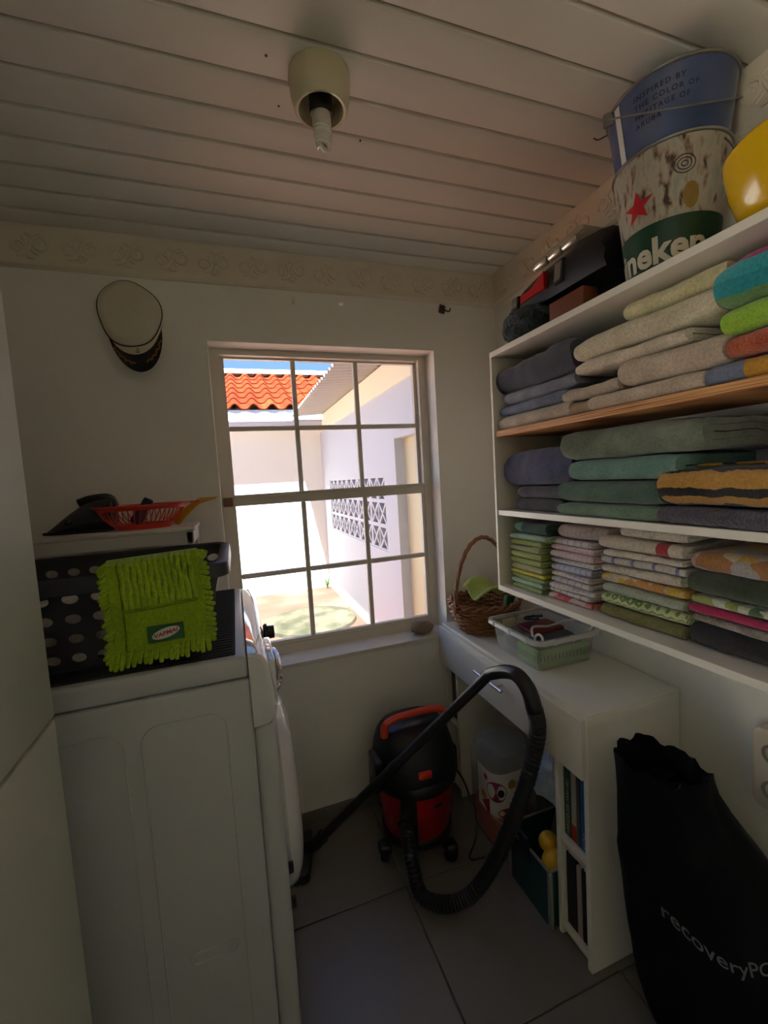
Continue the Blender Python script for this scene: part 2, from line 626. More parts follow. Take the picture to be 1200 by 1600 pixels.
s_lo = sash(gz0, zm + .026, yf + .004, .016, .040, 1)
obj('sash_rail', MB().rbox((gx0, yf - .004, zm + .018), (gx1, yf + .006, zm + .030), .003), m_frame, s_lo)
obj('latch', MB().rbox((gx0 - .030, yf - .012, zm - .012), (gx0 + .004, yf + .002, zm + .022), .003), M('rusty_latch', (128, 92, 66), .6, .25, 60), win)
obj('stop_block', MB().rbox((gx1 - .004, yf - .010, gz1 - .026), (gx1 + .012, yf + .002, gz1 + .006), .002), m_frame, win)
obj('sill', MB().prism([(YB - .012, WZ0 - .012), (YB - .012, WZ0 + .003), (yf, WZ0 + .014), (yf, WZ0 - .012)], 0, WX0 - .004, WX1 + .004), m_frame, win)

# ---------------------------------------------------------------- setting: courtyard beyond the window
YF, XW = 5.55, 1.10
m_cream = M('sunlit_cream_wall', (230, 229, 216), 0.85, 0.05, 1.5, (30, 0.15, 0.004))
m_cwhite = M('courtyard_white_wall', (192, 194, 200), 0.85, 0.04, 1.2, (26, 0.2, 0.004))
m_beam = M('cream_beam', (236, 226, 196), 0.85, 0.05, 3)
def ground_mat():
    m, nt, b = base_mat('courtyard_ground')
    tc = nn(nt, 'ShaderNodeTexCoord')
    t = nn(nt, 'ShaderNodeTexNoise')
    t.inputs['Scale'].default_value = 2.2
    t.inputs['Detail'].default_value = 8
    nt.links.new(tc.outputs['Object'], t.inputs['Vector'])
    r = ramp(nt, [(0.30, (88, 52, 41)), (0.5, (98, 60, 48)), (0.68, (108, 78, 64))])
    nt.links.new(t.outputs[0], r.inputs[0])
    nt.links.new(r.outputs[0], b.inputs['Base Color'])
    b.inputs['Roughness'].default_value = .9
    b.inputs['Specular IOR Level'].default_value = .08
    add_bump(nt, b, 40, .3, .005)
    return m
obj('ground', MB().box((-6, YO, -.2), (XW + .15, YF + .2, 0)), ground_mat(), None, 'weathered pink paving of the sunlit courtyard', 'ground', kind='structure', org=(0, 4, 0), smooth=0)
obj('wall_courtyard', MB().box((-6, YF, -.1), (3.4, YF + .2, 2.30)), m_cream, None, 'sunlit cream wall across the courtyard', 'wall', kind='structure', org=(0, YF, 0), smooth=0)

cw = MB()
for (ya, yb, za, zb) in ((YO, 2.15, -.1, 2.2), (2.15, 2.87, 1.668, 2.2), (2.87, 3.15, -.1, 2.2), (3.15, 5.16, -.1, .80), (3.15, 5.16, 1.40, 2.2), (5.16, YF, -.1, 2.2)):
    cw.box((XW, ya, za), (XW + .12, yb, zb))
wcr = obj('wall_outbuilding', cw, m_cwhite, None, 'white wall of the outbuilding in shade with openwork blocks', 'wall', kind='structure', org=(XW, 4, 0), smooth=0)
obj('beam', MB().box((XW - .012, YO, 2.01), (XW, YF, 2.20)), m_beam, wcr, smooth=0)
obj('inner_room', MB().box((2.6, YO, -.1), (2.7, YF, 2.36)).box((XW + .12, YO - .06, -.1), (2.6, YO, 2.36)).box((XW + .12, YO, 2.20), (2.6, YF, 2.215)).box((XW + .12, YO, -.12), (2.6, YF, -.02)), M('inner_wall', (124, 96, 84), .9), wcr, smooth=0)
# openwork blocks: a frame with two crosses
bk = MB()
ring_wall(bk, 0, 0, .10, (-.201, .201, -.1, .1), (-.183, .183, -.084, .084))
bk.box((0, -.008, -.084), (.10, .008, .084))
for cy in (-.0955, .0955):
    for s in (-1, 1):
        L = math.hypot(.172, .168)
        e = MB().box((0, -L / 2, -.010), (.10, L / 2, .010)).rot(s * math.atan2(.168, .172), 'X')
        e.xf(Matrix.Translation((0, cy, 0)))
        bk.join(e)
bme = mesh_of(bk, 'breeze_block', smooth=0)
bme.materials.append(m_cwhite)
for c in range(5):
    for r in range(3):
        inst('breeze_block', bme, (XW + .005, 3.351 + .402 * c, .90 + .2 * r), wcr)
dr = thing('door_2', (XW, 2.5, 0), 'cream door in a white frame in the outbuilding wall', 'door', kind='structure')
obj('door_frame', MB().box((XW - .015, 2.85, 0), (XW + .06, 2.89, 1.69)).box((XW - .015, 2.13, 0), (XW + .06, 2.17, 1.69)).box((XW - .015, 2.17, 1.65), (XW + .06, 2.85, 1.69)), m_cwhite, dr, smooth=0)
obj('door_panel', MB().rbox((XW + .055, 2.17, 0), (XW + .09, 2.85, 1.65), .003), M('cream_door', (214, 200, 160), .6, .04), dr)

# corrugated overhang
XE = 0.72
def corr(u, v):
    yy = 1.95 + u * 3.35
    return (XE + v * 2.05, yy, 2.190 + .015 * math.sin(2 * PI * yy / .095) + v * .16)
obj('roof_corrugated', MB().sheet(35 * 10 + 1, 3, corr, .002), M('zinc_sheet', (176, 172, 164), .55, .10, 4, metal=.35), None, 'grey corrugated roof overhang above the outbuilding wall', 'roof', kind='structure')

# clay tile roof with fascia
rf = thing('roof_tiled', (0, 5.0, 2.2), 'orange clay tile roof beyond the courtyard wall', 'roof', kind='structure')
SL = 0.45
sa = math.atan(SL)
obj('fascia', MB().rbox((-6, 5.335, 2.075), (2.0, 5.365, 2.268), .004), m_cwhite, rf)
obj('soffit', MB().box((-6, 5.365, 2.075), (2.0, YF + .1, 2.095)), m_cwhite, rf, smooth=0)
obj('roof_deck', MB().prism([(5.475, 2.25 + .14 * SL), (7.205, 2.25 + 1.87 * SL), (7.205, 2.22 + 1.87 * SL), (5.475, 2.22)], 0, -6, 2.0), M('roof_deck', (150, 110, 90), .9), rf, smooth=0)
obj('gutter_strip', MB().rbox((-6, 5.305, 2.125), (2.0, 5.335, 2.145), .003), M('gutter_grey', (176, 182, 196), .6), rf)
tp = 0.212
def tile_fn(u, v):
    xx = (u - .5) * tp * 1.06
    ph = 2 * PI * xx / tp
    zz = .032 * math.cos(ph) + .008 * math.cos(2 * ph)
    return (xx, v * .335, zz - v * .016)
tme = mesh_of(MB().sheet(13, 3, tile_fn, .013), 'roof_tile')
def clay():
    m, nt, b = base_mat('clay_tile')
    oi = nn(nt, 'ShaderNodeObjectInfo')
    r = ramp(nt, [(0, (108, 33, 12)), (.5, (118, 40, 16)), (1, (128, 48, 21))])
    nt.links.new(oi.outputs['Random'], r.inputs[0])
    nt.links.new(r.outputs[0], b.inputs['Base Color'])
    b.inputs['Roughness'].default_value = .85
    b.inputs['Specular IOR Level'].default_value = .06
    add_bump(nt, b, 60, .2, .003)
    return m
m_clay = clay()
tme.materials.append(m_clay)
for r in range(7):
    for c in range(16):
        d = r * .285
        inst('roof_tile', tme, (-1.4 + c * tp, 5.318 + d * math.cos(sa), 2.288 + d * math.sin(sa)), rf, (sa, 0, 0))
rme = mesh_of(MB().sheet(9, 2, lambda u, v: (v * .4, -.10 * math.cos(PI * u), .085 * math.sin(PI * u)), .012), 'ridge_tile')
rme.materials.append(M('ridge_mortar', (222, 184, 150), .9, .1))
for c in range(9):
    inst('ridge_tile', rme, (-1.5 + c * .385, 7.135, 2.272 + 1.85 * SL), rf)

# round cover and weed in the yard
def moss():
    m, nt, b = base_mat('mossy_concrete')
    tc = nn(nt, 'ShaderNodeTexCoord')
    t = nn(nt, 'ShaderNodeTexNoise')
    t.inputs['Scale'].default_value = 5
    t.inputs['Detail'].default_value = 8
    nt.links.new(tc.outputs['Object'], t.inputs['Vector'])
    r = ramp(nt, [(.35, (50, 48, 34)), (.5, (66, 62, 48)), (.65, (88, 72, 58))])
    nt.links.new(t.outputs[0], r.inputs[0])
    nt.links.new(r.outputs[0], b.inputs['Base Color'])
    b.inputs['Roughness'].default_value = .95
    b.inputs['Specular IOR Level'].default_value = .08
    add_bump(nt, b, 30, .5, .01)
    return m
obj('concrete_cover', MB().lathe([(.0, .05), (.20, .05), (.40, .040), (.44, .030), (.45, .0)][::-1], (.62, 4.22, 0), 40, cap=True), moss(), None, 'round mossy concrete cover on the courtyard paving', 'cover', smooth=30)
wd = thing('weed', (1.04, 5.47, 0), 'small green weed in the corner of the courtyard', 'plant')
random.seed(4)
m_leaf = M('weed_leaf', (92, 128, 52), .7, .2, 20)
for q in range(9):
    a = random.uniform(0, 2 * PI)
    h = random.uniform(.08, .2)
    r0 = random.uniform(.02, .06)
    pts = [(1.04, 5.47, 0), (1.04 + r0 * .5 * math.cos(a), 5.47 + r0 * .5 * math.sin(a), h * .6), (1.04 + r0 * math.cos(a), 5.47 + r0 * math.sin(a), h)]
    obj('leaf', MB().tube(bez(pts, 4), [.004, .007, .012, .014, .015, .013, .010, .006, .001], 6, flat=.25), m_leaf, wd)

# ---------------------------------------------------------------- wall shelf unit
SX, SY0, SY1, SZ0, SZ1 = 0.86, 0.28, 1.300, 0.961, 1.784
TH = 0.018
m_inner = m_white
sh = thing('wall_shelf', (1.0, .8, SZ0), 'white open wall shelf full of folded towels', 'shelf')
obj('side_panel', MB().rbox((SX, SY1 - .011, SZ0), (XR, SY1, SZ1), .001, 1), m_white, sh)
obj('side_panel', MB().rbox((SX, SY0, SZ0), (XR, SY0 + .016, SZ1), .001, 1), m_white, sh)
obj('top_board', MB().rbox((SX - .0008, SY0, SZ1 - TH), (XR, SY1, SZ1), .001, 1), m_white, sh)
obj('bottom_board', MB().rbox((SX - .0008, SY0, SZ0), (XR, SY1, SZ0 + TH), .001, 1), m_white, sh)
obj('back_panel', MB().box((XR - .006, SY0, SZ0), (XR - .001, SY1, SZ1)), m_white, sh, smooth=0)
def ply():
    m, nt, b = base_mat('plywood')
    tc = nn(nt, 'ShaderNodeTexCoord')
    mp = nn(nt, 'ShaderNodeMapping')
    mp.inputs['Scale'].default_value = (3, 5, 420)
    nt.links.new(tc.outputs['Object'], mp.inputs[0])
    t = nn(nt, 'ShaderNodeTexNoise')
    t.inputs['Scale'].default_value = 1.0
    nt.links.new(mp.outputs[0], t.inputs['Vector'])
    r = ramp(nt, [(.35, (150, 88, 44)), (.5, (206, 146, 86)), (.65, (224, 176, 118))])
    nt.links.new(t.outputs[0], r.inputs[0])
    nt.links.new(r.outputs[0], b.inputs['Base Color'])
    b.inputs['Roughness'].default_value = .6
    return m
ZB1, ZB2 = 1.246, 1.517
obj('shelf_board', MB().rbox((SX + .006, SY0 + .016, ZB2 - .020), (XR - .006, SY1 - .011, ZB2), .001, 1), ply(), sh, 'unpainted plywood shelf board with layered edge')
obj('shelf_board', MB().rbox((SX + .004, SY0 + .016, ZB1 - .018), (XR - .006, SY1 - .011, ZB1), .001, 1), m_white, sh)

# ---------------------------------------------------------------- folded towels
def towel(label, x, y0, y1, z0, z1, mat, n=1, depth=.22, amp=.003, seed=0, cat='towel', group=None, rot=0.0, tilt=0.0, name='folded_towel', ny=16):
    z1 -= amp * .55
    h = z1 - z0
    mb = MB()
    t = h / (2 * n) * 0.93
    gap = h / (2 * n) * 0.07
    so = Vector((seed * 13.7, seed * 5.3, seed * 9.1))
    for q in range(n):
        off = q * (t + gap)
        H = h - 2 * off                      # this U's outer height
        if H <= 2 * t * 0.9:
            break
        fx = off * 0.8
        def prof(r_, zc, d0):
            pts = []
            for i in range(6):
                pts.append((depth - (depth - d0) * i / 6, zc + r_))
            for i in range(9):
                a = PI / 2 + PI * i / 8
                pts.append((d0 + min(r_, .03) * math.cos(a), zc + r_ * math.sin(a)))
            for i in range(6):
                pts.append((d0 + (depth - d0) * (i + 1) / 6, zc - r_))
            return pts
        zc = z0 + h / 2
        d0 = fx + min(H / 2, .03)
        O = prof(H / 2, zc, d0)
        I = prof(max(H / 2 - t, .0004), zc, d0 + t * .2)
        m = len(O)
        base = len(mb.v)
        sl = []
        rag = noise.noise(Vector((seed * 2.3 + q * 4.1, 1.7, 0))) * .008
        for j in range(ny + 1):
            v = j / ny
            y = y0 + (y1 - y0) * v + (rag if j in (0,) else 0)
            e = min(v, 1 - v) * (y1 - y0)
            sq = 1 - .16 * max(0, 1 - e / .012) ** 2
            row = []
            for (u, z) in O + I:
                zz = zc + (z - zc) * sq
                p = Vector((x + u, y, zz))
                d = noise.noise_vector(p * 9 + so) * amp + noise.noise_vector(p * 34 + so) * amp * .45
                fall = max(0.0, min(1.0, (zz - z0) / max(h, .01)))
                p += Vector((d.x * 1.6, d.y * .5, d.z * (.35 + .65 * fall)))
                p.z += tilt * (v - .5)
                row.append(p)
            sl.append(row)
        for row in sl:
            mb.v.extend(row)
        K = 2 * m
        for j in range(ny):
            a, b = base + j * K, base + (j + 1) * K
            for i in range(m - 1):
                mb.f.append((a + i, b + i, b + i + 1, a + i + 1))
                mb.f.append((a + m + i + 1, b + m + i + 1, b + m + i, a + m + i))
            mb.f.append((a, a + m, b + m, b))
            mb.f.append((a + m - 1, b + m - 1, b + 2 * m - 1, a + 2 * m - 1))
        for a in (base, base + ny * K):
            for i in range(m - 1):
                mb.f.append((a + i, a + i + 1, a + m + i + 1, a + m + i))
    if rot:
        mb.rot(rot, 'Z', (x + depth / 2, (y0 + y1) / 2, z0))
    return obj(name, mb, mat, None, label, cat, group, smooth=60)

F = fabric
navy = F('navy_terry', 'terry', [(58, 60, 76), (74, 74, 90)])
greyblue = F('greyblue_terry', 'terry', [(112, 118, 136), (138, 142, 154)])
blue2 = F('dusty_blue_terry', 'terry', [(92, 104, 132), (120, 128, 148)])
beige = F('beige_terry', 'terry', [(176, 164, 146), (206, 194, 174)])
cream = F('cream_terry', 'terry', [(208, 198, 166), (226, 216, 190)])
pinkb = F('pinkish_beige_terry', 'terry', [(190, 172, 150), (214, 198, 178)])
tan = F('tan_terry', 'terry', [(158, 138, 104), (182, 162, 128)])
GA, GB, GC = 'dark bath towels at the window end of the plywood shelf', 'cream bath towels in the middle of the plywood shelf', 'bright beach towels on the plywood shelf'
z = ZB2 + .001
towel('pale beige-grey towel at the bottom of the dark stack on the plywood shelf', .872, .955, 1.286, z, z + .046, beige, 1, .24, .003, 1, group=GA)
towel('slate blue towel just above the pale beige-grey one', .878, .965, 1.278, z + .047, z + .080, blue2, 1, .22, .003, 2, group=GA)
towel('light grey-blue towel under the big navy towel', .880, .945, 1.25, z + .081, z + .120, greyblue, 1, .23, .004, 3, group=GA, rot=.03)
towel('thick dark navy towel heaped on top of the grey-blue towels', .872, .940, 1.284, z + .121, z + .212, navy, 2, .25, .010, 4, group=GA, rot=-.02, tilt=-.006)
towel('long pinkish beige towel lying lowest along the plywood edge', .868, .602, .880, z, z + .037, pinkb, 1, .25, .003, 5, group=GB)
towel('small tan folded towel beside the pale beige-grey one', .876, .884, .953, z, z + .036, tan, 1, .2, .005, 6, group=GB)
towel('small beige folded towel lying on the tan one', .874, .795, .982, z + .039, z + .073, beige, 1, .2, .005, 7, group=GB)
towel('plump pinkish beige rolled towel above the lowest beige one', .868, .560, .788, z + .039, z + .100, pinkb, 1, .25, .004, 8, group=GB, tilt=.004)
towel('wrinkled off-white towel under the large cream towel', .878, .635, .935, z + .101, z + .135, F('offwhite_wrinkled', 'terry', [(206, 194, 170), (226, 214, 194)], bump=(90, .8, .006)), 1, .25, .006, 9, group=GB)
towel('large cream towel folded thick on top of the beige pile', .872, .575, .930, z + .136, z + .192, cream, 2, .26, .006, 10, group=GB)
towel('cream towel end folded loosely under the shelf top', .900, .582, .800, z + .193, z + .236, F('yellow_cream_terry', 'terry', [(206, 198, 150), (222, 214, 172)]), 2, .23, .008, 11, group=GB, rot=.06)
towel('grey-blue and mustard towel at the bottom of the bright stack', .872, .34, .596, z, z + .042, F('bluegrey_mustard', 'split', [(120, 132, 156), (206, 152, 40)], k=(.06, 0)), 1, .24, .005, 12, group=GC)
towel('rust orange terry towel in the bright stack', .868, .34, .556, z + .043, z + .084, F('rust_terry', 'terry', [(176, 74, 44), (204, 104, 66)], bump=(180, 1.0, .006)), 1, .24, .005, 13, group=GC)
towel('lime green and blue beach towel above the rust one', .872, .34, .568, z + .085, z + .136, F('lime_blue', 'split', [(158, 204, 62), (96, 120, 176)], k=(.035, 0)), 1, .24, .006, 14, group=GC)
towel('teal, green and pink striped beach towel on top of the lime one', .868, .34, .572, z + .137, z + .220, F('teal_pink', 'band', [(110, 150, 92), (40, 150, 160), (52, 168, 178), (178, 60, 120)], k=(9.5, .12)), 2, .25, .008, 15, group=GC, tilt=-.01)

GD, GE, GF = 'dark towels at the window end of the middle shelf', 'green bath towels in the middle of the middle shelf', 'patterned towels on the middle shelf'
z = ZB1 + .001
charcoal = F('charcoal_terry', 'terry', [(56, 56, 62), (72, 70, 76)])
towel('charcoal towel at the bottom of the middle shelf corner', .895, 1.010, 1.222, z, z + .042, charcoal, 1, .22, .004, 16, group=GD)
towel('dark grey towel between the charcoal and the blue one', .892, 1.005, 1.212, z + .043, z + .083, F('darkgrey_terry', 'terry', [(70, 70, 80), (88, 86, 94)]), 1, .22, .004, 17, group=GD)
towel('thick dusky blue towel on top of the charcoal pile', .882, .965, 1.272, z + .084, z + .200, F('dusky_blue_terry', 'terry', [(66, 74, 104), (88, 92, 122)]), 1, .24, .008, 18, group=GD, tilt=-.008)
towel('sage green towel resting on the white middle shelf board', .868, .690, 1.000, z, z + .037, F('sage_terry', 'terry', [(96, 126, 102), (118, 146, 120)]), 1, .26, .004, 19, group=GE)
towel('dark green towel above the sage one', .868, .690, 1.000, z + .038, z + .094, F('darkgreen_terry', 'terry', [(66, 96, 80), (86, 116, 98)]), 1, .26, .005, 20, group=GE)
towel('teal green towel under the crumpled grey-green one', .872, .655, .960, z + .095, z + .150, F('teal_terry', 'terry', [(96, 140, 126), (120, 160, 146)]), 1, .25, .004, 21, group=GE)
towel('crumpled grey-green towel on top of the green pile', .870, .600, .972, z + .151, z + .232, F('greygreen_terry', 'terry', [(104, 118, 100), (130, 142, 122)]), 2, .26, .012, 22, group=GE, rot=.03)
towel('dark purple-grey towel hanging over the edge of the middle shelf', .858, .330, .685, z, z + .040, F('purplegrey_terry', 'terry', [(64, 60, 76), (88, 82, 96)], bump=(170, 1.0, .006)), 1, .26, .006, 23, group=GF)
bg = towel('black and gold patterned towel lying on the purple-grey one', .858, .330, .680, z + .041, z + .118, F('black_gold', 'band', [(34, 32, 30), (188, 138, 60), (30, 30, 30), (196, 146, 66), (200, 150, 70), (28, 28, 30)], k=(10.5, .22)), 2, .27, .008, 24, group=GF)
# looping gold pattern on its top
gold = M('gold_print', (190, 140, 62), .9)
for q, (cx, cy) in enumerate(((.93, .62), (.95, .56), (.93, .50))):
    pts = [(cx + .016 * math.cos(t) * (1 - t / 20), cy + .026 * math.sin(t) * (1 - t / 20), z + .1205) for t in [k_ * .5 for k_ in range(20)]]
    o_ = obj('printed_loop', MB().tube(pts, .0030, 5, flat=.5), gold, bg)

# bottom compartment: thin cloths
def pile(label, x, y0, y1, z0, hs, mats, group, cat='cloth', depth=.2, amp=.0022, seed=50, labels=None, name='folded_cloth', step=0.0):
    zz = z0
    for i, h in enumerate(hs):
        r = random.Random(seed + i)
        lab = labels[i] if labels else label
        towel(lab, x + r.uniform(-.004, .004) + step * i, y0 + r.uniform(-.006, .006), y1 + r.uniform(-.006, .004), zz, zz + h, mats[i % len(mats)] if not labels else mats[i], 1, depth, amp, seed + i, cat, group, r.uniform(-.03, .03), 0, name, 12)
        zz += h + .0008
    return zz
zb = SZ0 + TH + .001
g1 = F('lime_cloth', 'terry', [(150, 166, 84), (172, 184, 104)])
g2 = F('pale_lime_cloth', 'terry', [(168, 172, 120), (186, 188, 140)])
g3 = F('leaf_cloth', 'terry', [(132, 160, 90), (156, 178, 112)])
g4 = F('yellow_cloth', 'terry', [(206, 198, 40), (224, 214, 70)])
g5 = F('mint_cloth', 'terry', [(150, 184, 156), (178, 204, 176)])
g6 = F('bottle_green_cloth', 'terry', [(48, 84, 70), (66, 104, 88)])
GG = 'green cloths in the window end of the lowest shelf'
pile('', .893, 1.108, 1.262, zb, [.016, .016, .016, .013, .021, .021, .021, .018, .020], [g3, g5, g3, g4, g2, g1, g1, g2, g1], GG, seed=60,
     labels=['leaf green cloth at the very bottom of the green stack', 'mint cloth second from the bottom of the green stack', 'leaf green cloth just under the bright yellow one', 'bright yellow cloth in the green stack',
             'pale lime cloth right above the bright yellow one', 'lime cloth two above the bright yellow one', 'lime cloth three above the bright yellow one', 'pale lime cloth near the top of the green stack', 'lime cloth just under the mint green one'])
towel('pale mint cloth on top of the lime stack', .888, 1.085, 1.258, zb + .171, zb + .190, g5, 1, .22, .004, 71, 'cloth', GG, .04, 0, 'folded_cloth', 12)
towel('bottle green cloth at the very top of the green stack', .892, 1.075, 1.235, zb + .191, zb + .228, F('teal_mint_cloth', 'split', [(92, 150, 126), (44, 76, 66)], k=(.045, 0)), 2, .22, .005, 72, 'cloth', GG, -.05, 0, 'folded_cloth', 12)

tw = F('white_check', 'check', [(214, 204, 198), (150, 146, 160)], bump=(150, .3, .001), k=(55, 70))
tp2 = F('pink_check', 'check', [(218, 196, 194), (178, 150, 156)], bump=(150, .3, .001), k=(62, 80))
tb = F('blue_check', 'check', [(190, 190, 204), (112, 118, 150)], bump=(150, .3, .001), k=(50, 66))
tg = F('grey_tea', 'stripe', [(204, 198, 194), (150, 148, 150)], bump=(150, .3, .001), k=(36, .4))
tr = F('red_tea', 'floral', [(190, 70, 74), (206, 110, 108), (214, 190, 180)], k=(50, 0))
GH = 'checked tea towels on the lowest shelf'
pile('', .905, .925, 1.088, zb, [.018, .014, .018, .016, .018, .022, .016, .022, .018, .020], [tr, tg, tw, tg, tw, tb, tw, tp2, tp2, tg], GH, 'tea towel', .21, .003, 80,
     ['red patterned tea towel at the bottom of the checked pile', 'grey striped tea towel right above the red one', 'white checked tea towel third from the bottom of the checked pile', 'grey striped tea towel in the lower half of the checked pile',
      'white checked tea towel just under the blue checked one', 'blue checked tea towel in the middle of the checked pile', 'white checked tea towel just above the blue one', 'pink checked tea towel in the upper half of the pile',
      'second pink checked tea towel nearer the top of the pile', 'grey striped tea towel under the loosely rolled top one'], 'tea_towel', step=.0015)
towel('loosely rolled mauve-grey tea towel on top of the checked pile', .918, .898, 1.068, zb + .191, zb + .232, F('mauve_check', 'check', [(192, 178, 174), (146, 134, 142)], bump=(150, .3, .001), k=(60, 70)), 1, .21, .006, 91, 'tea towel', GH, .10, .0, 'tea_towel', 14)

GI = 'kitchen towels in the middle of the lowest shelf'
I_m = [F('olive_terry', 'terry', [(110, 108, 48), (138, 134, 70)], bump=(200, 1, .005)), F('green_chevron', 'chevron', [(196, 206, 150), (112, 136, 62)], k=(42, 1.0)), F('mint_terry', 'terry', [(158, 168, 146), (180, 188, 166)]),
       F('orange_floral', 'floral', [(206, 146, 74), (212, 176, 60), (214, 196, 168), (200, 180, 150), (190, 116, 70)], k=(38, 0)), F('cream_knit', 'terry', [(198, 188, 168), (218, 208, 190)], bump=(120, 1.0, .005)),
       F('blue_stripe', 'stripe', [(200, 194, 184), (120, 124, 160)], k=(18, .35)), F('white_knit', 'terry', [(204, 196, 176), (224, 214, 196)], bump=(110, 1.0, .005)), F('red_mark', 'stripe', [(208, 198, 178), (170, 40, 48)], k=(5.2, .72))]
pile('', .912, .668, .890, zb, [.033, .030, .026, .024, .025, .020, .018, .034], I_m, GI, 'towel', .21, .004, 100,
     ['olive green towel at the bottom of the kitchen towel stack', 'green chevron patterned towel above the olive one', 'plain mint grey towel above the chevron one', 'orange and yellow floral towel in the kitchen towel stack',
      'cream knitted towel above the floral one', 'off-white towel with blue stripes', 'white knitted towel above the blue striped one', 'cream towel with a red stripe near the top'], 'kitchen_towel')
towel('rumpled cream knit cloth on top of the kitchen towels', .918, .680, .838, zb + .2175, zb + .243, F('cream_waffle', 'terry', [(206, 198, 180), (224, 216, 200)], bump=(100, 1.2, .006)), 1, .2, .006, 120, 'cloth', GI, .12, 0, 'kitchen_towel', 14)

GJ = 'mixed cloths at the door end of the lowest shelf'
J_m = [F('black_terry', 'terry', [(30, 27, 30), (44, 38, 42)]), F('grey_fleck_terry', 'terry', [(120, 112, 102), (168, 160, 148)], bump=(190, 1, .005)), F('magenta_cloth', 'terry', [(168, 26, 78), (190, 40, 94)]),
       F('green_white_print', 'floral', [(210, 210, 196), (84, 116, 78), (196, 200, 180), (150, 160, 80), (100, 124, 96)], k=(46, 0)), F('forest_terry', 'terry', [(50, 62, 42), (66, 78, 54)]),
       F('yellow_floral', 'floral', [(186, 176, 166), (196, 158, 60), (170, 164, 160), (204, 190, 150), (168, 116, 66), (180, 150, 150)], k=(26, 0))]
pile('', .915, .325, .652, zb, [.052, .019, .021, .019, .048, .046], J_m, GJ, 'cloth', .2, .005, 130,
     ['black towel at the bottom of the mixed pile', 'grey flecked terry cloth between black and magenta ones', 'magenta cloth in the mixed pile', 'green and white printed cloth above the magenta one', 'dark forest green towel under the floral one', 'yellow and grey floral cloth on top of the mixed pile'])

# ---------------------------------------------------------------- desk
DX, DY0, DY1, DZ = 0.812, 0.851, 1.668, 0.735
dk = thing('desk', (.97, 1.26, 0), 'white desk with one long drawer and open book slots', 'desk')
XK = XR - .003
obj('desk_top', MB().rbox((DX, DY0, DZ - .016), (XK, DY1, DZ), .0012, 1), m_white, dk)
obj('side_panel', MB().rbox((DX, DY0, 0), (XK, DY0 + .016, DZ - .016), .0012, 1), m_white, dk)
obj('side_panel', MB().rbox((DX, DY1 - .016, 0), (XK, DY1, DZ - .016), .0012, 1), m_white, dk)
obj('divider', MB().rbox((DX + .002, .966, 0), (XK, .980, .56), .0012, 1), m_white, dk)
obj('divider', MB().rbox((DX + .002, 1.560, 0), (XK, 1.574, .56), .0012, 1), m_white, dk)
obj('drawer_base', MB().rbox((DX + .002, DY0 + .016, .556), (XK, DY1 - .016, .568), .001, 1), m_white, dk)
for (a, b) in ((DY0 + .016, .966), (1.574, DY1 - .016)):
    for zz in (.022, .302):
        obj('slot_shelf', MB().rbox((DX + .004, a, zz), (XK, b, zz + .016), .001, 1), m_white, dk)
dw = obj('drawer_front', MB().rbox((DX - .017, DY0 + .002, .560), (DX - .001, DY1 + .006, .7235), .0025, 2), m_white, dk)
m_chrome = M('brushed_steel', (190, 190, 192), .25, 0, metal=1.0)
hb = MB().tube([(DX - .045, 1.335, .665), (DX - .045, 1.165, .665)], .0055, 10)
for yy in (1.30, 1.20):
    hb.tube([(DX - .045, yy, .665), (DX - .016, yy, .665)], .004, 8)
obj('drawer_handle', hb, m_chrome, dw, 'steel bar handle')

def book(name_label, y0, y1, z0, h, d, mats, title=None, lean=0.0, cat='book', group='books in the desk slots', band=None):
    o = thing('book', (DX + .03, (y0 + y1) / 2, z0), name_label, cat, group)
    x0 = DX + .018
    cov = MB().rbox((x0, y0, z0), (x0 + .003, y1, z0 + h), .001, 1).rbox((x0, y0, z0), (x0 + d, y0 + .002, z0 + h), .0005, 1).rbox((x0, y1 - .002, z0), (x0 + d, y1, z0 + h), .0005, 1)
    pg = MB().box((x0 + .003, y0 + .002, z0 + .003), (x0 + d - .004, y1 - .002, z0 + h - .003))
    if lean:
        cov.rot(lean, 'X', (x0, y0, z0)); pg.rot(lean, 'X', (x0, y0, z0))
    obj('cover', cov, mats, o)
    obj('pages', pg, M('book_pages', (222, 212, 190), .9, .05, 60), o, smooth=0)
    if title:
        t = text2d(title, .017)
        w_ = max(p.x for p in t.v)
        sc = min(1.0, (h - .02) / w_)
        wrap(t, lambda u, v: (x0 - .0006, (y0 + y1) / 2 + .005 - v, z0 + .008 + u * sc))
        obj('title', t, M('spine_print', (190, 196, 186), .7, 0), o, smooth=0)
    if band:
        obj('spine_band', MB().box((x0 - .0007, y0 + .0005, z0 + .002), (x0, y1 - .0005, z0 + .05)), band, o, smooth=0)
    return o
zl = .319
book('dark green book with pale spine lettering in the upper slot', .936, .962, zl, .225, .2, M('book_green', (30, 72, 58), .5, .05), 'HANDBOEK VAN HET')
book('pale grey book with a red foot band in the upper slot', .916, .9345, zl, .215, .2, M('book_grey', (170, 164, 158), .5, .05), band=M('book_red', (170, 46, 34), .5))
book('thin brown-grey book beside the blue one', .904, .9145, zl, .215, .2, M('book_taupe', (104, 94, 88), .5))
book('blue book at the outer end of the upper slot', .872, .900, zl, .22, .2, M('book_blue', (44, 96, 166), .45, .08, 20), 'ATLAS')
book('thick black book in the lower slot', .924, .960, .039, .225, .2, M('book_black', (24, 24, 27), .45))
book('slim pale pink book in the lower slot', .904, .921, .039, .215, .2, M('book_pinkish', (176, 158, 154), .6, .08))
book('black book at the outer end of the lower slot', .872, .901, .039, .22, .2, M('book_black2', (30, 28, 28), .5))
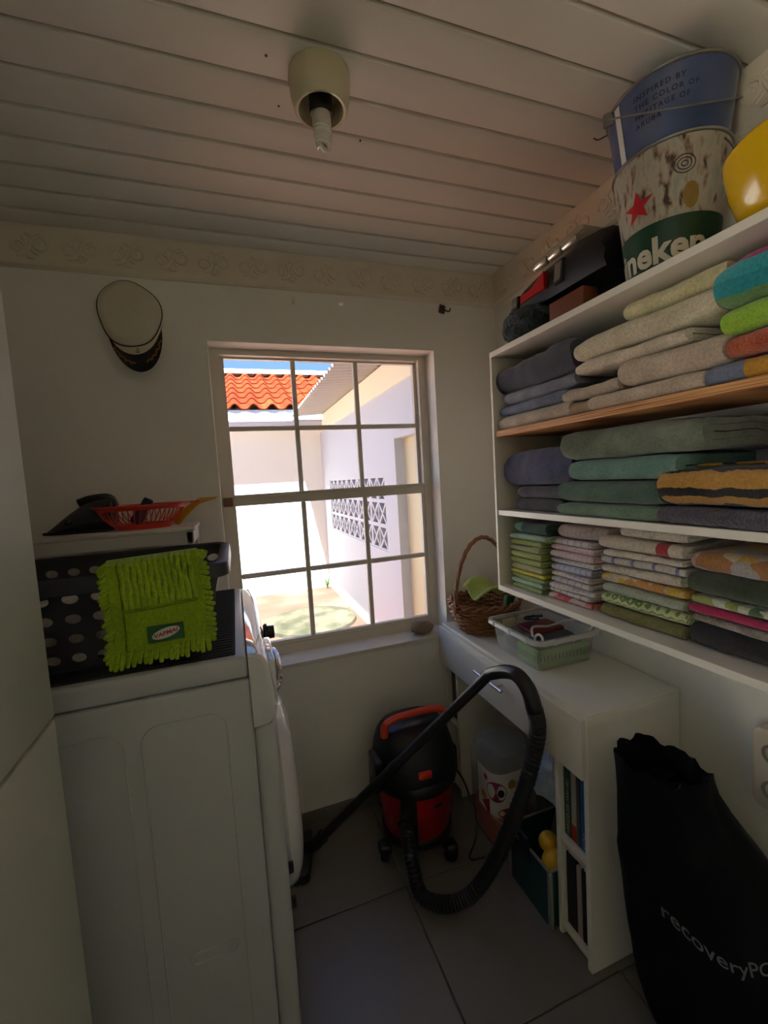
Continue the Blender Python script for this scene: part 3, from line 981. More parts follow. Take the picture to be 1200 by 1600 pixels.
book('dark book in the far slot by the window wall', 1.600, 1.640, zl, .21, .2, M('book_far', (40, 44, 50), .5))
book('grey book in the far slot by the window wall', 1.578, 1.598, zl, .20, .2, M('book_far2', (110, 112, 112), .5))
obj('paper_stack', MB().rbox((DX + .02, .872, .265), (DX + .22, .962, .282), .002, 1).rot(.08, 'X', (DX, .92, .27)), M('paper_pile', (206, 198, 184), .9, .08, 40), None, 'pale loose papers lying on the lower slot books', 'papers', org=None)

# crate in the knee space with things in it
m_crate = M('crate_green', (24, 66, 62), .45, .06, 8)
m_clip = M('crate_edge', (150, 146, 136), .5)
cr = thing('storage_crate', (.90, 1.09, 0), 'dark green storage crate with pale edges under the desk', 'crate')
cx0, cx1, cy0, cy1, chh = .790, .985, .988, 1.185, .185
obj('panel', MB().rbox((cx0, cy0, .004), (cx0 + .006, cy1, chh), .001, 1), m_crate, cr)
obj('panel', MB().rbox((cx1 - .006, cy0, .004), (cx1, cy1, chh), .001, 1), m_crate, cr)
obj('panel', MB().rbox((cx0 + .006, cy0, .004), (cx1 - .006, cy0 + .006, chh), .001, 1), m_crate, cr)
obj('panel', MB().rbox((cx0 + .006, cy1 - .006, .004), (cx1 - .006, cy1, chh), .001, 1), m_crate, cr)
obj('bottom', MB().rbox((cx0, cy0, 0), (cx1, cy1, .006), .001, 1), m_crate, cr)
obj('rim', MB().tube([(cx0, cy0, chh), (cx0, cy1, chh), (cx1, cy1, chh), (cx1, cy0, chh)], .0055, 6, closed=True), m_clip, cr)
for (a, b) in ((cx0, cy0), (cx0, cy1)):
    obj('corner_post', MB().rbox((a - .004, b - .008, 0), (a + .008, b + .008, chh), .003, 1), m_clip, cr)
cs = thing('film_case', (.82, 1.13, .10), 'black plastic film case with pale lettering in the crate', 'case')
obj('case_body', MB().rbox((.80, 1.075, .075), (.815, 1.175, .225), .003, 1).rot(-.18, 'Y', (.8, 1.1, .07)), M('case_black', (26, 27, 30), .4), cs)
t = text2d('FILM', .026, bold=.001)
wrap(t, lambda u, v: (.7985, 1.165 - u, .19 + v))
t.rot(-.18, 'Y', (.8, 1.1, .07))
obj('case_title', t, M('case_print', (190, 192, 196), .6, 0), cs, smooth=0)
# rounded yellow toy: a bath duck seen from behind
yd = thing('bath_toy', (.85, 1.03, .08), 'yellow rubber bath toy sticking out of the crate', 'toy')
m_yel = M('rubber_yellow', (226, 172, 30), .4, .04, 20)
obj('toy_body', MB().ell((.842, 1.024, .165), (.042, .036, .044), 18, 12), m_yel, yd)
obj('toy_head', MB().ell((.845, 1.056, .208), (.030, .028, .030), 18, 12), m_yel, yd)
obj('toy_tail', MB().ell((.842, .998, .14), (.016, .012, .018), 12, 8), m_yel, yd)
obj('brown_pouch', MB().ell((.925, 1.06, .17), (.05, .055, .11), 20, 14).jit(.012, 22, 3), M('brown_leather', (74, 50, 40), .6, .2, 20), None, 'dark brown soft pouch standing in the crate', 'pouch')

# clear jar with a printed label
jx, jy = .885, 1.36
jr = thing('plastic_jar', (jx, jy, 0), 'clear plastic jar with a white and pink printed label', 'jar')
def rr(cx, cy, hx, hy, r, z, n=6):
    out = []
    for (sx, sy, a0) in ((1, 1, 0), (-1, 1, PI / 2), (-1, -1, PI), (1, -1, 1.5 * PI)):
        for q in range(n):
            a = a0 + PI / 2 * q / (n - 1)
            out.append((cx + sx * (hx - r) + r * math.cos(a), cy + sy * (hy - r) + r * math.sin(a), z))
    return out
jb = MB().rings([rr(jx, jy, .085, .085, .045, .004), rr(jx, jy, .10, .10, .05, .02), rr(jx, jy, .10, .10, .05, .30), rr(jx, jy, .085, .085, .05, .335), rr(jx, jy, .07, .07, .05, .345)], cap1=True)
obj('jar_body', jb, clear_mat('jar_plastic', (205, 210, 205), .25, .12), jr)
obj('jar_lid', MB().rings([rr(jx, jy, .082, .082, .06, .346), rr(jx, jy, .082, .082, .06, .370), rr(jx, jy, .076, .076, .055, .374)]), clear_mat('jar_lid', (180, 184, 176), .35, .2), jr)
obj('jar_filling', MB().rings([rr(jx, jy, .088, .088, .04, .012), rr(jx, jy, .092, .092, .045, .11), rr(jx, jy, .06, .06, .04, .15)]).jit(.006, 40), M('jar_filling', (168, 40, 30), .6, .25, 40), jr)
lx0 = jx - .1012
# label sheet faces the camera: turned around the rounded corner
def lab_pt(u, v, off=0.0):
    # u: -0.11..0.11 around the corner, v: height
    L1 = .05
    if u < -.04:
        return (jx - .1003 - off, jy - .05 - (u + .04) + .0, v)
    if u > .04:
        return (jx - .05 + (u - .04), jy - .1003 - off, v)
    a = PI + (u + .04) / .08 * PI / 2
    return (jx - .05 + (.0503 + off) * math.cos(a), jy - .05 + (.0503 + off) * math.sin(a), v)
lb = obj('jar_label', MB().grid(25, 4, lambda u, v: lab_pt(-.10 + .21 * u, .135 + .165 * v)), M('label_white', (226, 220, 214), .5, .02), jr)
def blob(cu, cv, ru, rv, col, nm, off=.0006, n=20, sq=False):
    mb = MB()
    pts = []
    for q in range(n):
        a = 2 * PI * q / n
        pts.append(lab_pt(cu + ru * math.cos(a), cv + rv * math.sin(a), off))
    c = lab_pt(cu, cv, off)
    mb.add([c] + pts, [(0, 1 + q, 1 + (q + 1) % n) for q in range(n)])
    obj('label_print', mb, M(nm, col, .5, 0), lb, smooth=0)
blob(.00, .230, .040, .038, (150, 34, 96), 'print_magenta')
blob(-.016, .232, .013, .015, (226, 222, 220), 'print_white', .0012)
blob(.018, .228, .012, .015, (40, 30, 34), 'print_dark', .0012)
blob(-.045, .270, .011, .011, (190, 40, 90), 'print_pink')
blob(.062, .255, .016, .017, (206, 150, 60), 'print_ochre')
blob(-.062, .190, .018, .016, (214, 160, 60), 'print_ochre')
blob(.068, .178, .014, .014, (204, 60, 120), 'print_pink2')
blob(-.030, .160, .045, .034, (186, 30, 26), 'print_red', .0009, 4)
blob(.035, .152, .030, .018, (176, 40, 44), 'print_red2', .0007)

# plastic bag under the drawer, and a dark umbrella handle beside it
def bagf(u, v):
    p = Vector((.828 + .012 * math.sin(6 * v + 3 * u), .992 + .12 * u * (1 - .25 * (1 - v)), .535 - .18 * (1 - v)))
    p += noise.noise_vector(p * 26) * .012
    return p
obj('plastic_bag', MB().sheet(12, 14, bagf, .004), M('bluish_plastic', (176, 190, 200), .35, .05, 10), None, 'crumpled bluish white plastic bag hanging under the desk drawer', 'bag')

# ---------------------------------------------------------------- tall cabinet on the near side
m_cab = M('cabinet_enamel', (196, 198, 186), .42, .03, 5, (300, .06, .0006))
cb = thing('tall_cabinet', (-.64, .45, 0), 'tall pale grey-white cabinet standing before the washing machine', 'cabinet')
obj('cabinet_body', MB().rbox((-1.0, .07, .03), (-.325, .820, 1.98), .004), m_cab, cb)
obj('lower_door', MB().rbox((-.324, .075, .04), (-.3045, .8195, 1.0225), .0035), m_cab, cb)
obj('upper_door', MB().rbox((-.324, .075, 1.0275), (-.3045, .8195, 1.975), .0035), m_cab, cb)
obj('plinth', MB().rbox((-.99, .09, 0), (-.34, .80, .03), .002), M('plinth_dark', (60, 60, 58), .6), cb)

# ---------------------------------------------------------------- washing machine (door faces the desk)
WY0, WY1, WT = .947, 1.601, 1.02
m_enam = M('washer_enamel', (184, 186, 186), .32, .02, 3, spec=.5)
m_gloss = M('washer_gloss', (214, 214, 214), .06, 0, spec=.6, coat=.6)
wm = thing('washing_machine', (-.36, 1.274, 0), 'large white front-loading washing machine under the window', 'washing machine')
wbody = MB().rbox((-.74, WY0, .03), (-.001, WY1, .969), .008, 3)
obj('cabinet_body', wbody, m_enam, wm)
obj('top_panel', MB().rbox((-.74, WY0 - .002, .9725), (-.0035, WY1 + .002, WT), .008, 3), m_enam, wm)
# pressed panels on the side facing the room
for (a, b) in ((-.70, -.247), (-.215, -.055)):
    pts = []
    for q in rr((a + b) / 2, 0, (b - a) / 2, .40, .035, 0, 6):
        pts.append((q[0], WY0 - .0005, .51 + q[1]))
    obj('pressed_panel', MB().tube(pts, .0020, 6, closed=True), m_enam, wm)
hp = []
for q in rr(-.118, 0, .048, .012, .011, 0, 6):
    hp.append((q[0], WY0 - .0008, .382 + q[1] + .0))
hg = MB().tube(hp, .0035, 6, closed=True)
obj('side_grip', hg, m_enam, wm)
# control fascia: a swept profile
def fas(y, s=1.0):
    P2 = [(-.002, WT), (.012, WT - .001), (.026, WT - .007), (.036, WT - .020), (.044, WT - .05), (.050, WT - .09), (.052, WT - .13), (.048, WT - .152), (.036, WT - .163), (.0, WT - .166)]
    return [(-.002 + (a + .002) * s, y, WT - .083 + (b - WT + .083) * (1 - (1 - s) * .3)) for a, b in P2]
fs = [fas(WY0 - .001, .80), fas(WY0 + .004, .95), fas(WY0 + .014, 1.0)]
fs += [fas(WY0 + .014 + (WY1 - WY0 - .028) * q / 6, 1.0) for q in range(1, 7)]
fs += [fas(WY1 - .004, .95), fas(WY1 + .001, .80)]
fsc = obj('control_fascia', MB().rings(fs), m_gloss, wm)
kn = MB().lathe([(.022, 0), (.026, .004), (.026, .010), (.019, .012), (.018, .030), (.0, .031)], (0, 0, 0), 28)
kn.rot(PI / 2, 'Y').xf(Matrix.Translation((.046, 1.262, .958)))
obj('program_knob', kn, M('knob_black', (22, 22, 24), .25, 0), fsc, 'black rotary knob')
obj('detergent_drawer', MB().rbox((.038, .985, .878), (.0565, 1.150, .985), .006, 3), m_gloss, fsc)
obj('drawer_pull', MB().tube(bez([(.050, 1.000, .905), (.064, 1.01, .925), (.067, 1.06, .945), (.064, 1.11, .955), (.050, 1.13, .960)], 5), .0075, 8), M('chrome_trim', (205, 205, 210), .12, 0, metal=1), fsc, 'chrome drawer pull')
# front panel and round door
obj('front_panel', MB().rbox((-.0015, WY0 + .001, .03), (.048, WY1 - .001, .853), .016, 4), m_enam, wm)
yc, zc_ = 1.274, .50
dm = MB().lathe([(.245, 0), (.250, .012), (.242, .030), (.215, .046), (.180, .052), (.165, .040), (.10, .034), (.0, .032)], (0, 0, 0), 48)
dm.rot(PI / 2, 'Y').xf(Matrix.Translation((.047, yc, zc_)))
dob = obj('door', dm, m_gloss, wm)
dg = MB().lathe([(.163, .0), (.150, .030), (.10, .045), (.0, .050)], (0, 0, 0), 40)
dg.rot(PI / 2, 'Y').xf(Matrix.Translation((.048, yc, zc_)))
obj('door_glass', dg, M('smoked_glass', (40, 42, 46), .05, 0), dob)
for zz in (.455, .365):
    obj('door_hinge', MB().rbox((.046, 1.006, zz - .012), (.062, 1.018, zz + .012), .002), M('hinge_dark', (28, 28, 30), .4), dob)
for (a, b) in ((-.70, 1.0), (-.70, 1.55), (-.03, 1.0), (-.03, 1.55)):
    obj('foot', MB().lathe([(.022, 0), (.022, .012), (.012, .014), (.012, .034)], (a, b, 0), 14), M('rubber_foot', (40, 40, 40), .8), wm)

# ribbed mat on top of the machine
mt = MB().rbox((-.70, .962, WT), (-.026, 1.590, WT + .004), .002, 1)
m_mat = M('mat_black', (34, 35, 40), .85, .1, 60, (420, .7, .002))
mato = obj('ribbed_mat', mt, m_mat, None, 'black ribbed mat covering the top of the washing machine', 'mat')
for q in range(36):
    yy = .972 + q * .0172
    obj('rib', MB().box((-.695, yy, WT + .0035), (-.031, yy + .009, WT + .0055)), m_mat, mato, smooth=0)

# ---------------------------------------------------------------- laundry basket with oval holes
m_bask = M('basket_charcoal', (52, 53, 57), .42, .05, 10, (120, .08, .001))
BZ0, BZ1 = WT + .006, 1.222
bt = thing('laundry_basket', (-.32, 1.175, BZ0), 'charcoal plastic laundry basket with oval holes on the machine', 'basket')
tx0, tx1, ty0, ty1 = -.60, -.045, .992, 1.358
bx0, bx1, by0, by1 = -.565, -.085, 1.018, 1.332
def side_wall(fn, ncol, nrow, name):
    """fn(u,v)->point on the outer face; cells with an oval hole each"""
    th = .004
    mb = MB()
    n = 16
    for c in range(ncol):
        for r in range(nrow):
            u0, u1 = c / ncol, (c + 1) / ncol
            v0, v1 = r / nrow, (r + 1) / nrow
            uc, vc = (u0 + u1) / 2, (v0 + v1) / 2
            out, inn = [], []
            for q in range(n):
                a = 2 * PI * q / n
                ca, sa_ = math.cos(a), math.sin(a)
                k_ = 1 / max(abs(ca), abs(sa_))
                out.append((uc + ca * k_ * (u1 - u0) / 2, vc + sa_ * k_ * (v1 - v0) / 2))
                inn.append((uc + ca * (u1 - u0) * .30, vc + sa_ * (v1 - v0) * .24))
            base = len(mb.v)
            for lay in (0, 1):
                for ring in (out, inn):
                    for (u, v) in ring:
                        p, nrm = fn(u, v)
                        mb.v.append(Vector(p) - Vector(nrm) * th * lay)
            for q in range(n):
                w = (q + 1) % n
                mb.f.append((base + q, base + w, base + n + w, base + n + q))
                mb.f.append((base + 2 * n + w, base + 2 * n + q, base + 3 * n + q, base + 3 * n + w))
                mb.f.append((base + n + q, base + n + w, base + 3 * n + w, base + 3 * n + q))
    return obj(name, mb, m_bask, bt, smooth=30)
def lerp(a, b, t): return a + (b - a) * t
zt = BZ1 - .022
def f_front(u, v):
    return (lerp(lerp(bx0, bx1, u), lerp(tx0, tx1, u), v), lerp(by0, ty0, v), lerp(BZ0 + .006, zt, v)), (0, -1, 0)
def f_back(u, v):
    return (lerp(lerp(bx0, bx1, u), lerp(tx0, tx1, u), v), lerp(by1, ty1, v), lerp(BZ0 + .006, zt, v)), (0, 1, 0)
def f_right(u, v):
    return (lerp(bx1, tx1, v), lerp(lerp(by0, by1, u), lerp(ty0, ty1, u), v), lerp(BZ0 + .006, zt, v)), (1, 0, 0)
def f_left(u, v):
    return (lerp(bx0, tx0, v), lerp(lerp(by0, by1, u), lerp(ty0, ty1, u), v), lerp(BZ0 + .006, zt, v)), (-1, 0, 0)
side_wall(f_front, 11, 4, 'basket_wall')
side_wall(f_back, 11, 4, 'basket_wall')
side_wall(f_right, 6, 4, 'basket_wall')
side_wall(f_left, 6, 4, 'basket_wall')
obj('basket_floor', MB().rbox((bx0, by0, BZ0), (bx1, by1, BZ0 + .006), .001, 1), m_bask, bt)
rm = MB()
def rr_xy(x0, x1, y0, y1, r, z): return rr((x0 + x1) / 2, (y0 + y1) / 2, (x1 - x0) / 2, (y1 - y0) / 2, r, z, 7)
rm.rings([rr_xy(tx0 + .004, tx1 - .004, ty0 + .004, ty1 - .004, .03, zt - .004), rr_xy(tx0 + .004, tx1 - .004, ty0 + .004, ty1 - .004, .03, BZ1 - .004), rr_xy(tx0 - .004, tx1 + .004, ty0 - .002, ty1 + .002, .032, BZ1),
          rr_xy(tx0 - .018, tx1 + .020, ty0 - .010, ty1 + .010, .042, BZ1 - .004), rr_xy(tx0 - .020, tx1 + .022, ty0 - .012, ty1 + .012, .044, zt - .010), rr_xy(tx0 - .016, tx1 + .018, ty0 - .010, ty1 + .010, .042, zt - .012)], True, False, False)
obj('basket_rim', rm, m_bask, bt)
# pale washing inside
lp = MB().sheet(22, 16, lambda u, v: (lerp(-.545, -.11, u), lerp(1.035, 1.31, v), BZ0 + .012 + .115 * (math.sin(PI * u) * math.sin(PI * v)) ** .35 + .02 * noise.noise(Vector((u * 6, v * 6, 2)))), .004)
obj('pale_laundry', lp, F('laundry_cloth', 'terry', [(196, 188, 178), (222, 214, 204)]), None, 'pale washing lying inside the charcoal laundry basket', 'laundry')

# ---------------------------------------------------------------- lime mop pad hung over the basket
mp_ = thing('mop_pad', (-.17, .97, BZ0), 'lime green chenille mop pad hanging over the laundry basket', 'mop pad')
m_lime = F('lime_chenille', 'terry', [(150, 184, 16), (176, 208, 30)], bump=(300, .8, .003))
m_lime2 = F('lime_cloth_flat', 'terry', [(140, 172, 16), (154, 186, 24)], bump=(400, .3, .001))
PX0, PX1, PZ0, PZ1 = -.247, -.082, 1.055, 1.226
PYf = .972
def pad(u, v):
    # v 0 bottom .. 1 over the rim and down inside
    x = lerp(PX0, PX1, u) + .008 * (1 - v) * (u - .5) + .004 * math.sin(v * 5)
    s = v * .24
    hz = PZ1 + .006 - PZ0
    if s < hz:
        return (x, PYf + .004 * math.sin(s * 40 + u * 3), PZ0 + s + .008 * u)
    a = min(PI, (s - hz) / .012)
    return (x, PYf + .014 - .014 * math.cos(a) + 0, PZ0 + hz + .014 * math.sin(a) * .8 + .008 * u)
obj('pad_cloth', MB().sheet(14, 30, pad, .006), m_lime2, mp_)
nr = 13
for q in range(nr):
    u = .13 + .80 * (q + .5) / nr
    pts = []
    for k_ in range(12):
        p = Vector(pad(u, .40 + .58 * k_ / 11))
        p += Vector((0.0015 * math.sin(k_ * 1.7 + q * 2.1), -.0125 if k_ < 9 else -.005, .006 if k_ >= 9 else 0))
        pts.append(p)
    obj('chenille_rib', MB().tube(pts, .0054, 8), m_lime, mp_)
obj('pocket_flap', MB().sheet(8, 8, lambda u, v: (lerp(PX0 + .024, PX1 - .008, u), PYf - .010, lerp(PZ0 + .008, PZ0 + .088, v) + .008 * u), .004), m_lime2, mp_)
obj('side_binding', MB().sheet(4, 16, lambda u, v: (Vector(pad(.005 + .11 * u, .02 + .86 * v)) + Vector((0, -.009, 0))), .003), m_lime2, mp_)
random.seed(9)
fr = MB()
def strand(p, d, L):
    p = Vector(p); d = Vector(d).normalized()
    side = Vector((random.uniform(-.3, .3), -.5, random.uniform(-.5, .1)))
    pts = [p, p + d * L * .35 + side * L * .10, p + d * L * .7 + side * L * .18, p + d * L + side * L * .12]
    fr.tube(bez(pts, 3), [.0036, .0046, .005, .0052, .0052, .0052, .0052, .005, .0046, .003], 6)
for q in range(19):
    u = q / 18
    strand((lerp(PX0 - .002, PX1 + .004, u), PYf - .006, PZ0 + .010 + .008 * u), (-.25 + .3 * u, -.25, -1), random.uniform(.026, .036))
for q in range(20):
    v = .02 + .86 * q / 19
    a = pad(0, v); b = pad(1, v)
    strand((a[0] + .002, a[1] - .004, a[2]), (-1, -.2, -.75), random.uniform(.018, .026))
    strand((b[0] - .002, b[1] - .004, b[2]), (1, -.2, -.25), random.uniform(.016, .024))
for q in range(4):
    strand((PX1 - .004 + .003 * q, PYf + .004, PZ1 + .010), (.3 * q - .2, -.1, 1), .02)
obj('fringe', fr, m_lime, mp_, kind='stuff')
lbp = obj('brand_patch', MB().rbox((-.186, PYf - .0190, 1.079), (-.120, PYf - .0150, 1.112), .0006, 1), M('patch_green', (28, 88, 44), .5, 0), mp_, 'green patch with a white oval and red lettering')
ov = [(-.153 + .026 * math.cos(2 * PI * q / 24), PYf - .0194, 1.0955 + .0105 * math.sin(2 * PI * q / 24) + .22 * .026 * math.cos(2 * PI * q / 24)) for q in range(24)]
obj('patch_oval', MB().add([(-.153, PYf - .0194, 1.0955)] + ov, [(0, 1 + q, 1 + (q + 1) % 24) for q in range(24)]), M('patch_white', (206, 204, 196), .5, 0), lbp, smooth=0)
t = text2d('VAPMAI', .0125, bold=.0004)
w_ = max(p.x for p in t.v)
wrap(t, lambda u, v: (-.153 + (u / w_ - .5) * .044, PYf - .0198, 1.0915 + v * .9 + .22 * (u / w_ - .5) * .044))
obj('patch_lettering', t, M('patch_red', (176, 26, 30), .5, 0), lbp, smooth=0)

# ---------------------------------------------------------------- white stand behind the basket and what lies on it
m_pl = M('white_plastic', (210, 206, 198), .45, .03, 8)
st = thing('white_stand', (-.34, 1.48, WT + .006), 'white plastic stand on the washing machine behind the basket', 'stand')
zs = 1.272
obj('stand_top', MB().rbox((-.58, 1.385, zs - .014), (-.118, 1.580, zs), .005, 2), m_pl, st)
obj('stand_apron', MB().rbox((-.575, 1.388, zs - .050), (-.123, 1.396, zs - .013), .002, 1).rbox((-.131, 1.392, zs - .050), (-.123, 1.575, zs - .013), .002, 1), m_pl, st)
for (a, b) in ((-.565, 1.398), (-.135, 1.398), (-.565, 1.568), (-.135, 1.568)):
    obj('leg', MB().rbox((a - .010, b - .010, WT + .006), (a + .010, b + .010, zs - .013), .003, 1), m_pl, st)
# dark steam iron lying on its side
ir = thing('steam_iron', (-.42, 1.47, zs), 'dark grey steam iron lying beside the red basket', 'iron')
IDX, IDY = -.018, .040
m_iron = M('iron_dark', (50, 50, 54), .4, .05)
ih = []
for q in range(9):
    s = q / 8
    x = -.505 + .175 * s
    hh = .008 + .098 * math.sin(min(1, s * 1.15) * PI / 2) ** 1.1
    w = .012 + .048 * math.sin(min(1, s * 1.3) * PI / 2)
    ih.append([(x, 1.462 + w * math.cos(a) * (1 if math.sin(a) < 0 else .8), zs + .001 + hh * .45 * (1 + math.sin(a))) for a in [2 * PI * k_ / 16 for k_ in range(16)]])
ISH = Matrix.Translation((IDX, IDY, 0))
obj('iron_body', MB().rings(ih).xf(ISH), m_iron, ir)
obj('sole_plate', MB().prism([(-.512, 1.45), (-.48, 1.425), (-.36, 1.41), (-.335, 1.42), (-.335, 1.50), (-.36, 1.51), (-.48, 1.49), (-.512, 1.465)], 2, zs + .0005, zs + .008).xf(ISH), M('sole_black', (24, 24, 26), .3), ir)
obj('iron_dial', MB().ell((-.437, 1.416, zs + .036), (.010, .005, .010), 12, 8).xf(ISH), M('dial_dark', (30, 28, 34), .15), ir)
obj('iron_handle', MB().tube(bez([(-.42, 1.465, zs + .088), (-.385, 1.465, zs + .098), (-.34, 1.465, zs + .098), (-.326, 1.465, zs + .07)], 5), .012, 10).xf(ISH), m_iron, ir)
# red plastic basket with slits
rb = thing('red_basket', (-.27, 1.478, zs), 'oval red plastic basket with slits on the white stand', 'basket')
m_red = M('red_plastic', (212, 62, 46), .35, .04, 12)
rc = (-.266, 1.470)
def ovr(a, r, k_=1.0): return (rc[0] + 1.42 * r * math.cos(a), rc[1] + r * math.sin(a))
def band(r0, r1, z0, z1, name):
    n = 40
    mb = MB()
    mb.rings([[(*ovr(2 * PI * k_ / n, r0), z0) for k_ in range(n)], [(*ovr(2 * PI * k_ / n, r1), z1) for k_ in range(n)], [(*ovr(2 * PI * k_ / n, r1 - .003), z1) for k_ in range(n)], [(*ovr(2 * PI * k_ / n, r0 - .003), z0) for k_ in range(n)]] , True, False, False)
    return obj(name, mb, m_red, rb)
obj('basket_floor', MB().rings([[(*ovr(2 * PI * k_ / 40, .052), zs + z_) for k_ in range(40)] for z_ in (.0005, .004)]), m_red, rb)
band(.052, .058, zs + .001, zs + .016, 'lower_band')
rimb = MB().rings([[(*ovr(2 * PI * k_ / 40, r), zs + z_) for k_ in range(40)] for r, z_ in ((.080, .062), (.084, .070), (.092, .073), (.092, .069), (.086, .064), (.083, .058))], True, False, False)
obj('rim', rimb, m_red, rb)
for q in range(44):
    a = 2 * PI * q / 44
    for s in (-1, 1):
        a2 = a + s * .10
        p0 = (*ovr(a, .058), zs + .014); p2 = (*ovr(a2, .0825), zs + .062)
        pm = (*ovr((a + a2) / 2, .0735), zs + .036)
        obj('slat', MB().tube([p0, pm, p2], .0016, 5), m_red, rb) if s > 0 else None
obj('grip', MB().rbox((-.145, 1.473, zs + .068), (-.105, 1.483, zs + .073), .002), m_red, rb)
# small black cap peeping out of it
dbt = thing('small_bottle', (-.272, 1.485, zs + .006), 'small dark capped bottle lying in the red basket', 'bottle')
Mx = Matrix.Translation((-.285, 1.485, zs + .026)) @ Matrix.Rotation(.55, 4, 'Y')
obj('bottle_body', MB().lathe([(.0, -.012), (.016, -.012), (.018, -.006), (.018, .030), (.012, .040), (.0, .040)], (0, 0, 0), 18).xf(Mx), M('bottle_violet', (70, 52, 74), .3), dbt)
obj('bottle_cap', MB().lathe([(.0, .038), (.0145, .038), (.0145, .068), (.012, .072), (.0, .072)], (0, 0, 0), 18).xf(Mx), M('cap_dark', (40, 36, 40), .4), dbt)
# yellow scoop behind
def scoop(u, v):
    x = -.185 + .14 * u
    w = .045 * math.sin(PI * min(1, .25 + .75 * (1 - u)) ) ** .6 if u < .98 else .004
    y = 1.52 + w * (v - .5) * 1.2
    zc = zs + .012 + .10 * u ** .7 - .055 * max(0, u - .55) * 1.4
    return (x, y, zc - .035 * (v - .5) ** 2 * 4 * (1 - u))
ys_ = thing('yellow_scoop', (-.13, 1.52, zs), 'yellow plastic scoop with a curved lip behind the red basket', 'scoop')
obj('scoop_blade', MB().sheet(14, 9, scoop, .003), M('yellow_plastic', (216, 164, 22), .35, .04), ys_)
obj('scoop_grip', MB().tube(bez([(-.20, 1.52, zs + .002), (-.19, 1.52, zs + .02), (-.165, 1.52, zs + .045)], 4), .007, 8), M('yellow_plastic', (216, 164, 22), .35), ys_)

# ---------------------------------------------------------------- captain's hat on the wall
ht = thing('captain_hat', (-.275, YB, 1.93), 'white captain hat with black gold-leaf visor hung on the wall', 'hat')
m_felt = M('hat_white', (206, 200, 178), .9, .05, 20, (200, .3, .001))
m_blk = M('hat_black', (22, 23, 28), .35, .05)
hc = Vector((-.275, 0, 1.965))
def crown(u, v):
    a = 2 * PI * u
    rx, rz = .094, .108
    wob = 1 + .03 * math.sin(3 * a + .7) + .02 * math.sin(5 * a)
    prof = [(.02, .062), (.5, .064), (.80, .058), (.96, .044), (1.0, .030), (.93, .012), (.80, .004), (.78, .002)]
    k_ = v * (len(prof) - 1)
    i = min(int(k_), len(prof) - 2)
    t_ = k_ - i
    r = lerp(prof[i][0], prof[i + 1][0], t_); d = lerp(prof[i][1], prof[i + 1][1], t_)
    z = hc.z + rz * r * wob * math.sin(a)
    return (hc.x + rx * r * wob * math.cos(a), YB - d - .030 * max(0, math.sin(-a)) * r * .5 - .002, z)
obj('crown', MB().grid(49, 29, crown), m_felt, ht, smooth=80)
pip = [crown(q / 60, .52) for q in range(60)]
obj('piping', MB().tube([Vector(p) + Vector((0, -.001, 0)) for p in pip], .0022, 6, closed=True), m_blk, ht)
def hband(u, v):
    a = PI * (1.10 + .85 * u)
    r = lerp(1.0, 1.0, v)
    z0 = hc.z + .108 * math.sin(a) * 1.0
    return (hc.x + .004 + (.090 - .006 * v) * math.cos(a), YB - .022 - .030 * math.sin(PI * u) - .006 * v, z0 - .026 * v * (.35 + .65 * math.sin(PI * u)))
obj('hat_band', MB().sheet(24, 4, hband, .002), m_felt, ht)
def visor(u, v):
    p = Vector(hband(lerp(.06, 1.0, u), 1.0))
    k_ = math.sin(PI * u) ** .65
    return (p.x + .012 * v * k_ * (1 + (u - .5)), p.y - .022 * v * k_, p.z - .058 * v * k_ * (1.0 + .10 * u))
vz = obj('visor', MB().sheet(28, 8, visor, .002), m_blk, ht)
lf = MB()
for s in (-1, 1):
    for q in range(8):
        u = .5 + s * (.10 + .038 * q)
        p = Vector(visor(u, .52 + .05 * (q % 2)))
        e = MB().ell((0, 0, 0), (.0085, .0015, .0028), 8, 6).rot(s * (-.5 - .12 * q) + (.6 if q % 2 else -.4), 'Y')
        e.xf(Matrix.Translation(p + Vector((0, -.0025, 0))))
        lf.join(e)
obj('gold_leaves', lf, M('gold_thread', (150, 104, 44), .45, .1, 60, metal=.4), vz, 'gold embroidered leaves', kind='stuff')
pb = Vector(hband(.52, .5)) + Vector((0, -.003, 0))
obj('anchor_badge', MB().tube([pb + Vector((0, 0, .007)), pb + Vector((0, 0, -.007))], .0012, 6).tube([pb + Vector((-.006, 0, -.002)), pb + Vector((-.003, 0, -.007)), pb + Vector((.003, 0, -.007)), pb + Vector((.006, 0, -.002))], .0012, 6).tube([pb + Vector((-.004, 0, .004)), pb + Vector((.004, 0, .004))], .001, 6), M('badge_brass', (120, 84, 40), .4, 0, metal=.6), ht)

# ---------------------------------------------------------------- ceiling lamp
lx, ly = .238, .945
lm = thing('ceiling_lamp', (lx, ly, ZC), 'cream ceiling lamp holder with a bare spiral bulb', 'lamp')
obj('holder_cup', MB().lathe([(.030, -.002), (.062, -.001), (.064, -.012), (.062, -.040), (.056, -.066), (.052, -.071), (.047, -.070), (.044, -.060), (.042, -.030), (.026, -.026), (.025, -.022)], (lx, ly, ZC), 40, cap=False), M('cream_porcelain', (214, 204, 168), .3, .03), lm)
obj('bulb_socket', MB().lathe([(.0, -.02), (.024, -.02), (.0245, -.068), (.022, -.076), (.0, -.077)], (lx, ly, ZC), 28), M('bakelite', (20, 20, 20), .35, 0), lm)
obj('bulb_base', MB().lathe([(.0, -.075), (.0185, -.076), (.0195, -.100), (.017, -.106), (.0, -.107)], (lx, ly, ZC), 24), M('bulb_base', (210, 204, 186), .4, 0), lm)
sp = []
